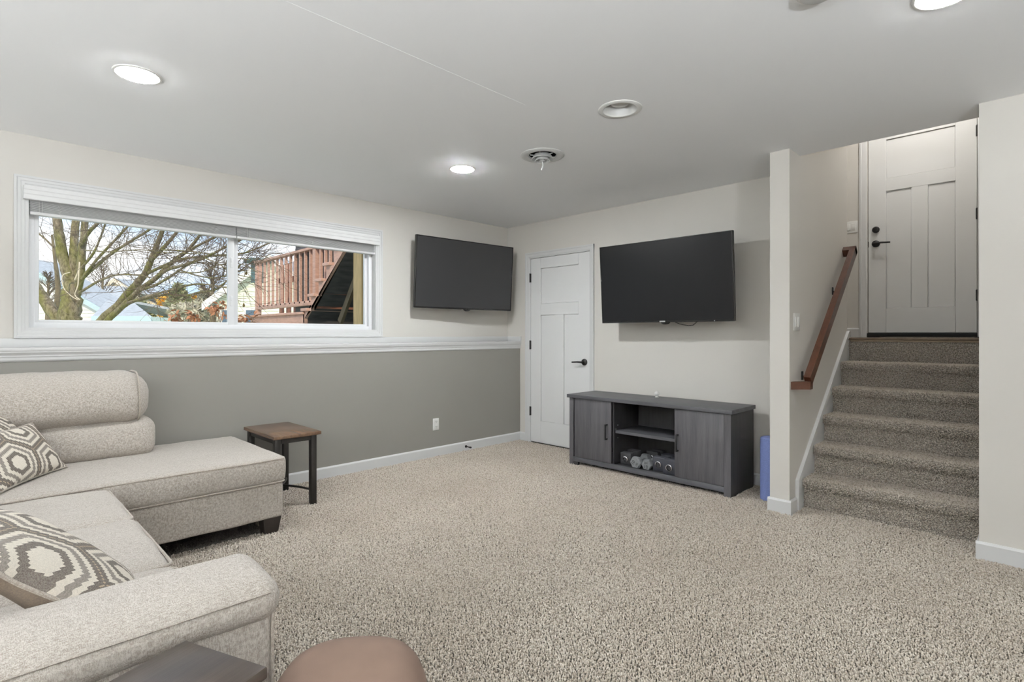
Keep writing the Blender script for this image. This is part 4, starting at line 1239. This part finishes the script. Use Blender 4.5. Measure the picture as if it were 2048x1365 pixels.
for i in range(n_up + 1):
    xx = x_step[0] + run * i; zz = z0s + (tr[-1][1] - z0s) / 4 * i
    B(xx - .035, xx + run - .06, YD - .035, YD + .93, zz, zz + .035, bev=.004).build('tread', 'deck_red', dk)
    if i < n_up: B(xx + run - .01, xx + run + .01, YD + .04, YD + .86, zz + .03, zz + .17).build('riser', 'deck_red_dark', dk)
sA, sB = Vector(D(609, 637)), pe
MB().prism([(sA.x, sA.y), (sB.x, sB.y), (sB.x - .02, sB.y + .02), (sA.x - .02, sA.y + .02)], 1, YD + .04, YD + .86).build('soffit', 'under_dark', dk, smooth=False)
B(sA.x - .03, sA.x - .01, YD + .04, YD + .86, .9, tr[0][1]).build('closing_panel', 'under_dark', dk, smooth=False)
# lower landing
B(lowL[0], tr[0][0], YD, YD + .04, lowR[1] - .35, lowR[1] - .03).build('fascia', 'deck_red', dk)
B(lowL[0] - .04, tr[0][0] + .02, YD - .03, YD + 1.2, lowR[1] - .03, lowR[1], bev=.004).build('landing_board', 'deck_red', dk)
# railing on the far side
YR = YD + 1.05
a0, a1 = D(514, 521, YR), D(641, 494, YR)
zt_ = (a0[1] + a1[1]) / 2
B(a0[0] - .04, a1[0] + .3, YR - .05, YR + .06, zt_ - .04, zt_, bev=.004).build('top_rail', 'deck_red', dk)
zb_ = (D(527, 612, YR)[1] + D(604, 609, YR)[1]) / 2
B(a0[0], a1[0] + .2, YR - .02, YR + .05, zb_ - .05, zb_ + .03, bev=.004).build('bottom_rail', 'deck_red', dk)
B(a0[0] - .02, a0[0] + .07, YR - .03, YR + .06, 1.3, zt_ - .03).build('post', 'deck_red', dk)
B(a1[0] - .2, a1[0] - .1, YR - .04, YR + .05, 1.3, zt_ - .03).build('post', 'deck_red', dk)
nb = 13
for i in range(1, nb):
    x = a0[0] + (a1[0] - .15 - a0[0]) * i / nb
    B(x - .02, x + .02, YR - .02, YR + .02, zb_, zt_ - .03).build('baluster', 'deck_red', dk)
for i in range(6):
    x = a1[0] + .02 + i * .16
    B(x - .02, x + .02, YR - .02, YR + .02, zb_ + .1 + i * .07, zt_ + .5).build('baluster', 'deck_red', dk)
# second railing further back, reads as the darker band behind
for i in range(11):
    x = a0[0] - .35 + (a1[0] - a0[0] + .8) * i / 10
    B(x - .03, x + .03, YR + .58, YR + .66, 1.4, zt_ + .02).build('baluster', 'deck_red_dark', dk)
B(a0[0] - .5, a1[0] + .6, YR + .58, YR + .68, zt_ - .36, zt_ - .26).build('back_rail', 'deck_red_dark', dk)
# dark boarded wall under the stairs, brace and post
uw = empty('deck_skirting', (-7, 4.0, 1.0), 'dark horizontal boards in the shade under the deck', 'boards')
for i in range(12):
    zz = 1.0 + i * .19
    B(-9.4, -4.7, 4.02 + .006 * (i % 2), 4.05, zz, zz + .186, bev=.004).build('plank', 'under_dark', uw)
p0, p1 = Vector(D(680, 648, 3.1)), Vector(D(706, 577, 3.1))
dv = (p1 - p0).normalized(); pv = Vector((-dv.y, dv.x)) * .075
br = MB().prism([tuple(p0), tuple(p1 + dv * .4), tuple(p1 + dv * .4 + pv), tuple(p0 + pv)], 1, 3.1, 3.14)
tag(br.build('deck_brace', 'brace_wood'), 'weathered diagonal brace under the deck', 'brace')
pL, pR = D(706.5, 600, 2.98), D(723, 600, 2.98)
tag(B(pL[0], pR[0], 2.98, 2.98 + .1, .9, 4.2, bev=.004).build('deck_post', 'post_wood'), 'pale square wooden post beside the window', 'post')
# deck joists overhead
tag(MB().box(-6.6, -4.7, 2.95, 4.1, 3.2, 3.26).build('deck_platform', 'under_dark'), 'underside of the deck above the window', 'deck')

# neighbour houses
def house(name, label, px0, px1, pyb, pye, pyr, depth, wall, fasc='fascia_blue', ridge=.5, length=9, yawd=0, wins=()):
    """gable end facing the room; px0..px1 eaves, pye eave height, pyr ridge height"""
    A, Bp = at_depth(px0, pye, depth), at_depth(px1, pye, depth)
    R = at_depth(px0 + (px1 - px0) * ridge, pyr, depth)
    e = empty(name, (A.x, A.y, 1.6), label, 'house', 'neighbour houses')
    ex = (Bp - A); w = ex.length; ex.normalize(); back = Vector((-S2, S2, 0)); back = Matrix.Rotation(math.radians(yawd), 3, 'Z') @ back
    hz_e, hz_r = A.z, R.z; zb = 0.8
    rx = w * ridge
    def P(x, y, z): q = A + ex * x + back * y; return (q.x, q.y, z)
    m = MB()
    fpoly = [(0, zb), (w, zb), (w, hz_e), (rx, hz_r), (0, hz_e)]
    vs = [P(x, 0, z) for x, z in fpoly] + [P(x, length, z) for x, z in fpoly]
    m.add(vs, [(0, 1, 2, 3, 4), (9, 8, 7, 6, 5), (0, 5, 6, 1), (1, 6, 7, 2), (4, 9, 5, 0)])
    o = m.build('wall', wall, e, smooth=False)
    # lap siding courses
    k = 0
    zz = hz_e - .02
    z_ = zb + .9
    while z_ < hz_r - .15:
        if z_ <= hz_e: xa, xb = 0, w
        else:
            t = (z_ - hz_e) / (hz_r - hz_e); xa, xb = rx * t, w + (rx - w) * t
        vs = [P(xa, -.001, z_), P(xb, -.001, z_), P(xb, -.035, z_), P(xa, -.035, z_), P(xa, -.001, z_ + .16), P(xb, -.001, z_ + .16)]
        MB().add(vs, [(0, 1, 2, 3), (3, 2, 5, 4), (0, 3, 4), (1, 5, 2)]).build('plank', wall, o, smooth=False)
        z_ += .18
    oh = .35
    sl = (hz_r - hz_e) / max(rx, .01); sr = (hz_r - hz_e) / max(w - rx, .01)
    for (xa, za, xb, zb_) in ((-oh, hz_e - oh * sl, rx, hz_r), (w + oh, hz_e - oh * sr, rx, hz_r)):
        vs = [P(xa, -oh, za), P(xb, -oh, zb_), P(xb, length + oh, zb_), P(xa, length + oh, za)]
        vs += [(p[0], p[1], p[2] + .16) for p in vs]
        MB().add(vs, [(0, 1, 2, 3), (7, 6, 5, 4), (0, 4, 5, 1), (1, 5, 6, 2), (2, 6, 7, 3), (3, 7, 4, 0)]).build('roof', 'roof_grey', e, smooth=False)
        vs = [P(xa, -oh - .03, za - .12), P(xb, -oh - .03, zb_ - .12), P(xb, -oh - .03, zb_ + .16), P(xa, -oh - .03, za + .16)]
        vs += [P(xa, -oh + .03, za - .12), P(xb, -oh + .03, zb_ - .12), P(xb, -oh + .03, zb_ + .16), P(xa, -oh + .03, za + .16)]
        MB().add(vs, [(0, 1, 2, 3), (7, 6, 5, 4), (0, 4, 5, 1), (1, 5, 6, 2), (2, 6, 7, 3), (3, 7, 4, 0)]).build('fascia', fasc, e, smooth=False)
    for (wx, wy, ww, wh) in wins:
        q = A + ex * (w * wx); z = zb + (hz_e - zb) * wy
        vs = [P(w * wx, -.06, z), P(w * wx + ww, -.06, z), P(w * wx + ww, -.06, z + wh), P(w * wx, -.06, z + wh)]
        vs += [P(w * wx, .0, z), P(w * wx + ww, .0, z), P(w * wx + ww, .0, z + wh), P(w * wx, .0, z + wh)]
        f_ = MB().add(vs, [(0, 1, 2, 3), (0, 4, 5, 1), (1, 5, 6, 2), (2, 6, 7, 3), (3, 7, 4, 0)]).build('window', 'house_white', e, smooth=False)
        g_ = .1
        vs = [P(w * wx + g_, -.07, z + g_), P(w * wx + ww - g_, -.07, z + g_), P(w * wx + ww - g_, -.07, z + wh - g_), P(w * wx + g_, -.07, z + wh - g_)]
        vs += [P(w * wx + g_, -.05, z + g_), P(w * wx + ww - g_, -.05, z + g_), P(w * wx + ww - g_, -.05, z + wh - g_), P(w * wx + g_, -.05, z + wh - g_)]
        MB().add(vs, [(0, 1, 2, 3), (0, 4, 5, 1), (1, 5, 6, 2), (2, 6, 7, 3), (3, 7, 4, 0)]).build('pane', 'house_glass', f_, smooth=False)
    return e
house('white_house', 'white sided house with blue-white roof edge behind the tree trunk', -70, 224, 640, 630, 520, 27, 'house_white', ridge=.36, length=2, wins=((.80, .45, 1.3, .35),))
def low_house(name, label, px0, px1, pye, rx0, rx1, pyr, d, wall, mats='roof_grey', deep=4):
    """eaves towards the room: wall below, roof slope rising away"""
    a, b = at_depth(px0, pye, d), at_depth(px1, pye, d); r0, r1 = at_depth(rx0, pyr, d + deep), at_depth(rx1, pyr, d + deep)
    e = empty(name, (a.x, a.y, 1.0), label, 'house', 'neighbour houses')
    bk = Vector((-S2, S2, 0)) * (2 * deep)
    def dn(p): return Vector((p.x, p.y, .8))
    ex = (b - a).normalized() * .4; fw = Vector((S2, -S2, 0)) * .35
    A_, B_ = a + ex, b - ex
    vs = [dn(A_), dn(B_), B_, A_, dn(A_ + bk), dn(B_ + bk), B_ + bk, A_ + bk]
    MB().add(vs, [(0, 1, 2, 3), (5, 4, 7, 6), (1, 5, 6, 2), (4, 0, 3, 7)]).build('wall', wall, e, smooth=False)
    up_ = Vector((0, 0, .12))
    ae, be = a + fw - up_, b + fw - up_
    ab, bb = a + bk, b + bk
    vs = [ae, be, r1, r0, bb, ab]; vs = vs + [v_ + up_ for v_ in vs]
    MB().add(vs, [(0, 3, 2, 1), (3, 5, 4, 2), (6, 7, 8, 9), (9, 8, 10, 11), (0, 1, 7, 6), (1, 2, 8, 7), (2, 4, 10, 8), (0, 6, 9, 3), (3, 9, 11, 5)]).build('roof', mats, e, smooth=False)
    vs = [ae - up_, be - up_, be + up_ * 1.2, ae + up_ * 1.2]; vs = vs + [v_ + fw * .12 for v_ in vs]
    MB().add(vs, [(4, 5, 6, 7), (0, 4, 7, 3), (1, 2, 6, 5), (0, 1, 5, 4), (3, 7, 6, 2)]).build('gutter', 'fascia_blue', e, smooth=False)
    w0 = a.lerp(b, .55) + fw * .1; w1 = a.lerp(b, .68) + fw * .1
    vs = [Vector((w0.x, w0.y, w0.z - .9)), Vector((w1.x, w1.y, w1.z - .9)), Vector((w1.x, w1.y, w1.z - .25)), Vector((w0.x, w0.y, w0.z - .25))]; vs = vs + [v_ - fw * .2 for v_ in vs]
    MB().add(vs, [(0, 1, 2, 3), (0, 4, 5, 1), (1, 5, 6, 2), (2, 6, 7, 3), (3, 7, 4, 0)]).build('window', 'house_glass', e, smooth=False)
    return e
low_house('grey_roof_house', 'house with a broad grey roof between trunk and leaning limb', 150, 292, 622, 168, 244, 576, 34, 'house_white')
low_house('teal_house', 'low pale teal house with grey roof behind the leaning limbs', 196, 314, 634, 214, 262, 606, 24, 'house_teal', deep=3)
house('peach_house', 'distant peach house with a single sloping roof edge', 150, 338, 640, 626, 562, 40, 'house_peach', fasc='house_peach', ridge=.45, length=2)
house('cream_house', 'cream sided house between the window bar and the deck railing', 434, 660, 640, 602, 520, 20, 'house_cream', fasc='house_white', ridge=.5, length=3, wins=((.03, .3, .5, .9), (.24, .3, .6, .9)))

# evergreen and deciduous background trees
def leaf_cloud(n, center, rad, size, rnd, cone=False, flat=.3):
    m = MB(); vs, fs = [], []
    for i in range(n):
        while True:
            p = Vector((rnd.uniform(-1, 1), rnd.uniform(-1, 1), rnd.uniform(-1, 1)))
            if p.length < 1 and p.length > .25: break
        if cone:
            t = (p.z + 1) / 2; p.x *= (1 - t) * 1.1; p.y *= (1 - t) * 1.1
        q = Vector((center[0] + p.x * rad[0], center[1] + p.y * rad[1], center[2] + p.z * rad[2]))
        a = Vector((rnd.uniform(-1, 1), rnd.uniform(-1, 1), rnd.uniform(-1, 1))).normalized(); b = a.orthogonal().normalized()
        s = size * rnd.uniform(.6, 1.3); k = len(vs)
        vs += [q - a * s, q + b * s * .45, q + a * s, q - b * s * .45]
        fs.append((k, k + 1, k + 2, k + 3))
    return m.add(vs, fs)
rnd = random.Random(3)
def evergreen(px, pyt, depth, wpx, mat, label, cone=True, n=900):
    b = at_depth(px, 660, depth); t = at_depth(px, pyt, depth); w = wpx / 1082 * depth
    e = empty('evergreen_tree', (b.x, b.y, gz(b.x)), label, 'tree', 'trees beyond the yard')
    zb = gz(b.x); h = t.z - zb
    MB().tube([(b.x, b.y, zb - .2), (b.x, b.y, t.z - .2 * h)], [.12, .04], 7).build('trunk', 'bark_dark', e)
    leaf_cloud(n, (b.x, b.y, zb + h * .5), (w / 2, w / 2, h * .52), .012 * depth, rnd, cone).build('foliage', mat, e, smooth=False)
evergreen(358, 572, 30, 62, 'needle_green', 'tall grey-green evergreen in the middle of the far yard', n=1500)
evergreen(346, 592, 33, 46, 'needle_sunlit', 'sunlit golden shrub tree beside the tall evergreen', False, 700)
evergreen(386, 596, 31, 34, 'needle_sunlit', 'sunlit golden bush left of the window bar', False, 500)
evergreen(410, 582, 26, 52, 'shrub_grey', 'grey-green rounded evergreen near the window bar', True, 1300)
evergreen(288, 608, 34, 14, 'needle_green', 'small pointed arborvitae in front of the peach house', True, 260)
evergreen(298, 615, 34, 9, 'needle_green', 'smallest pointed arborvitae beside its taller twin', True, 160)
evergreen(375, 612, 20, 60, 'shrub_grey', 'low bare grey shrub below the evergreens', False, 900)
evergreen(245, 585, 38, 60, 'shrub_grey', 'bare brownish tree crown behind the leaning limb', False, 700)

def brown_shrub(px, py, depth, wpx, label, n=46):
    b = at_depth(px, 652, depth); r_ = random.Random(int(px)); w = wpx / 1082 * depth
    zb = gz(b.x) - .05; top = at_depth(px, py, depth).z
    e = empty('leafy_shrub', (b.x, b.y, zb), label, 'shrub', 'brown-leaved shrubs outside the window')
    m = MB(); tips = []
    for i in range(9):
        a = r_.uniform(0, 2 * PI); q = Vector((b.x + w * .5 * math.cos(a) * r_.random(), b.y + w * .5 * math.sin(a) * r_.random(), zb + (top - zb) * r_.uniform(.6, 1)))
        m.tube([(b.x, b.y, zb), tuple(Vector((b.x, b.y, zb)).lerp(q, .5) + Vector((0, 0, .06))), tuple(q)], [.006, .004, .002], 5); tips.append(q)
    m.build('stem', 'twig', e)
    vs, fs = [], []
    for i in range(n):
        q = r_.choice(tips) + Vector((r_.uniform(-1, 1), r_.uniform(-1, 1), r_.uniform(-1.3, .6))) * w * .16
        a = Vector((r_.uniform(-1, 1), r_.uniform(-1, 1), r_.uniform(-1, .2))).normalized(); bb = a.orthogonal().normalized(); s = r_.uniform(.02, .042) * depth / 6
        k = len(vs); vs += [q, q + a * s + bb * s * .4 + Vector((0, 0, .005)), q + a * s * 2, q + a * s - bb * s * .4]; fs.append((k, k + 1, k + 2, k + 3))
    o = MB().add(vs, fs).build('leaf_spray', 'leaf_brown', e, smooth=False); o['kind'] = 'stuff'
brown_shrub(356, 622, 7.0, 34, 'brown-leaved shrub low in the middle of the left pane')
brown_shrub(384, 620, 7.4, 26, 'brown-leaved shrub between the other two in the left pane')
brown_shrub(432, 604, 6.4, 40, 'tallest brown-leaved shrub, just left of the window bar', 70)
brown_shrub(490, 616, 6.2, 46, 'brown-leaved shrub between window bar and deck landing', 80)

# the big bare tree
tree = empty('bare_tree', at_depth(137, 655, 9) - Vector((0, 0, .2)), 'large bare multi-limbed tree with mossy bark outside the window', 'tree')
rt = random.Random(11)
def limb(pts, w0, w1, d0, d1, name='branch', mat='bark', n=9):
    P = []; R = []; L = len(pts)
    for i, (x, y) in enumerate(pts):
        t = i / (L - 1); dd = d0 + (d1 - d0) * t
        P.append(at_depth(x, y, dd)); R.append((w0 + (w1 - w0) * t) / 2 / 1082 * dd)
    # catmull-rom refine
    Q = []; RR = []
    for i in range(L - 1):
        a, b, c_, d_ = P[max(i - 1, 0)], P[i], P[i + 1], P[min(i + 2, L - 1)]
        for k in range(4):
            t = k / 4
            q = .5 * ((2 * b) + (c_ - a) * t + (2 * a - 5 * b + 4 * c_ - d_) * t * t + (3 * b - a - 3 * c_ + d_) * t ** 3)
            r = R[i] + (R[i + 1] - R[i]) * t
            Q.append(q + Vector((rt.uniform(-1, 1), rt.uniform(-1, 1), rt.uniform(-1, 1))) * r * .12); RR.append(r * rt.uniform(.93, 1.07))
    Q.append(P[-1]); RR.append(R[-1])
    MB().tube(Q, RR, n).build(name, mat, tree, angle=80)
    return Q, RR
all_limbs = []
def L_(pts, w0, w1, d0=9, d1=9, **k):
    q = limb(pts, w0, w1, d0, d1, **k); all_limbs.append(q); return q
limb([(137, 668), (138, 641), (141, 610), (144, 578), (147, 556)], 42, 30, 9, 9, name='trunk', n=14)
L_([(146, 575), (136, 548), (124, 508), (118, 473), (112, 430), (107, 400)], 24, 13)
L_([(147, 565), (147, 534), (148, 490), (151, 443), (153, 405)], 18, 11, 9, 9.2)
L_([(152, 580), (160, 556), (164, 508), (171, 446), (175, 405)], 18, 10, 9, 8.8)
L_([(161, 490), (180, 462), (194, 448), (215, 420)], 8, 5, 8.8, 8.5)
L_([(164, 558), (201, 525), (236, 499), (300, 459), (335, 435)], 7, 3.5, 8.9, 8.0)
L_([(163, 536), (183, 513), (195, 490), (209, 452), (214, 430)], 5, 3, 8.8, 8.4)
L_([(170, 550), (190, 524), (208, 504), (252, 457), (275, 432)], 6, 3.5, 8.8, 8.2)
L_([(158, 586), (201, 561), (236, 550), (280, 551), (300, 556)], 5, 2.5, 8.8, 8.2)
L_([(118, 506), (92, 480), (75, 466), (50, 448)], 4, 2.5, 9, 9)
L_([(120, 645), (96, 612), (78, 584), (60, 556)], 24, 19, 9.2, 9.2)
L_([(113, 648), (113, 625), (116, 569), (110, 520), (104, 470)], 13, 4, 10, 10, mat='bark_dark')
L_([(195, 650), (236, 610), (271, 571), (290, 548), (301, 524), (312, 496), (325, 463), (332, 440)], 17, 7, 8.6, 8.0)
L_([(303, 520), (328, 495), (352, 467), (366, 448)], 8, 5, 8.2, 8.0)
L_([(205, 650), (245, 613), (280, 579), (312, 556), (344, 524), (373, 503), (399, 472), (412, 452)], 12, 4.5, 8.5, 7.6)
L_([(344, 525), (377, 502), (430, 474), (455, 460)], 6, 4, 8, 7.4)
L_([(300, 565), (333, 541), (370, 530), (409, 516), (455, 492), (500, 470)], 7, 4, 8.2, 7)
L_([(297, 546), (352, 522), (398, 514), (455, 510), (490, 506), (545, 484)], 6, 3, 8.2, 6.9)
L_([(282, 580), (312, 570), (344, 551), (372, 532), (400, 516)], 6, 3.5, 8.2, 7.6)
L_([(215, 643), (245, 613), (271, 601), (325, 585), (377, 571), (409, 569), (454, 576)], 7, 2.5, 8.5, 7.2)
L_([(225, 632), (258, 607), (280, 600), (328, 590), (370, 592), (399, 585), (433, 579), (458, 557), (480, 530)], 7, 2.5, 8.5, 7)
L_([(359, 540), (393, 551), (425, 556), (455, 551), (490, 540)], 3, 2, 7.8, 7)
L_([(320, 500), (380, 503), (440, 512), (500, 520)], 3, 1.6, 8, 7)
L_([(160, 500), (220, 504), (280, 500), (340, 506), (400, 508)], 2.4, 1.5, 8.6, 7.5)
L_([(360, 545), (400, 545), (440, 530), (480, 528), (515, 545)], 2.6, 1.4, 7.6, 6.8)
L_([(410, 516), (440, 530), (470, 548), (505, 556)], 2.6, 1.4, 7.4, 6.8)
L_([(150, 560), (158, 540), (159, 525), (156, 570), (150, 590), (160, 600)], 3.2, 2, 8.7, 8.6, name='vine', mat='twig_pale', n=6)
L_([(140, 545), (125, 552), (127, 575), (142, 592), (156, 600)], 2, 1.5, 8.7, 8.6, name='vine', mat='twig_pale', n=6)
# twigs
tw = MB()
def twig(p, d, L, r, depth):
    pts = [p]; q = p.copy(); d = d.copy()
    for k in range(4):
        d = (d + Vector((rt.uniform(-1, 1), rt.uniform(-1, 1), rt.uniform(-.7, .9))) * .28).normalized()
        q = q + d * L / 4; pts.append(q.copy())
    tw.tube(pts, [r, r * .85, r * .7, r * .5, r * .35], 4, cap=False)
    if depth > 0:
        for k in range(3):
            i = rt.choice((1, 2, 3, 4))
            dd = (d + Vector((rt.uniform(-1, 1), rt.uniform(-1, 1), rt.uniform(-1, 1))) * .9).normalized()
            twig(pts[i], dd, L * rt.uniform(.4, .7), r * .65, depth - 1)
for (Q, RR) in all_limbs[:-2]:
    Lt = sum((Q[i + 1] - Q[i]).length for i in range(len(Q) - 1))
    m_ = int(Lt * 5.5)
    for k in range(m_):
        i = rt.randrange(len(Q) // 4, len(Q) - 1)
        if RR[i] > .08 and rt.random() < .6: continue
        d_ = (Q[i + 1] - Q[i]).normalized()
        dd = (d_ * .6 + Vector((rt.uniform(-1, 1), rt.uniform(-1, 1), rt.uniform(-.6, 1)))).normalized()
        twig(Q[i], dd, rt.uniform(.35, 1.0), rt.uniform(.0035, .0065), 2)
o = tw.build('twigs', 'twig', tree, angle=180); o['kind'] = 'stuff'
# small seed-pod ornaments hanging from the branches
def pod(x, y, d, s, label):
    p = at_depth(x, y, d)
    e = empty('hanging_feeder', p, label, 'feeder', 'feeders hanging in the tree')
    MB().lathe([(.0001, -s), (s * .4, -s * .8), (s * .5, -s * .3), (s * .3, s * .4), (.0001, s)], 12, c=p).build('body', 'seed_brown', e)
    MB().tube([p + Vector((0, 0, s)), p + Vector((0, 0, s + .12))], .002, 5).build('string', 'twig', e)
pod(492.5, 546, 7, .028, 'dark pod-shaped feeder hanging near the top of the right pane')
pod(487.5, 610, 7, .03, 'green-brown pod-shaped feeder hanging low in the right pane')
# far bare trees
def far_tree(px, pyb, pyt, depth, label):
    b = at_depth(px, pyb, depth); t = at_depth(px, pyt, depth); r_ = random.Random(int(px * 3))
    e = empty('bare_tree', (b.x, b.y, gz(b.x)), label, 'tree', 'trees beyond the yard')
    zb = gz(b.x); h = t.z - zb
    MB().tube([(b.x, b.y, zb - .1), (b.x + .1, b.y, zb + h * .5), (b.x, b.y + .1, t.z)], [.11, .06, .01], 7).build('trunk', 'bark_dark', e)
    m = MB()
    for k in range(46):
        f = r_.uniform(.3, .95); p = Vector((b.x, b.y, zb + h * f)); a = r_.uniform(0, 2 * PI); l = h * .5 * (1.15 - f)
        d_ = Vector((math.cos(a), math.sin(a), r_.uniform(.7, 1.6))).normalized()
        q = p + d_ * l
        m.tube([p, p + d_ * l * .5 + Vector((0, 0, .05)), q], [.018, .012, .006], 4, cap=False)
        for j in range(3):
            d2 = (d_ + Vector((r_.uniform(-1, 1), r_.uniform(-1, 1), r_.uniform(-.3, 1))) * .7).normalized()
            m.tube([p + d_ * l * .5, p + d_ * l * .5 + d2 * l * .6], [.009, .004], 4, cap=False)
    m.build('branches', 'twig', e, angle=180)['kind'] = 'stuff'
far_tree(204, 640, 522, 30, 'slim distant bare tree right of the big trunk')
far_tree(424, 640, 528, 22, 'distant bare tree with fine branches by the window bar')
far_tree(95, 640, 545, 26, 'distant bare tree low behind the leftmost limb')
ch = at_depth(517, 521, 12)
tag(MB().box(ch.x - .12, ch.x + .12, ch.y - .12, ch.y + .12, ch.z - .5, ch.z - .05).box(ch.x - .24, ch.x + .24, ch.y - .24, ch.y + .24, ch.z - .06, ch.z + .02, bev=.01).build('lantern_post', 'chimney_teal'), 'dark teal capped post beyond the deck railing', 'post')
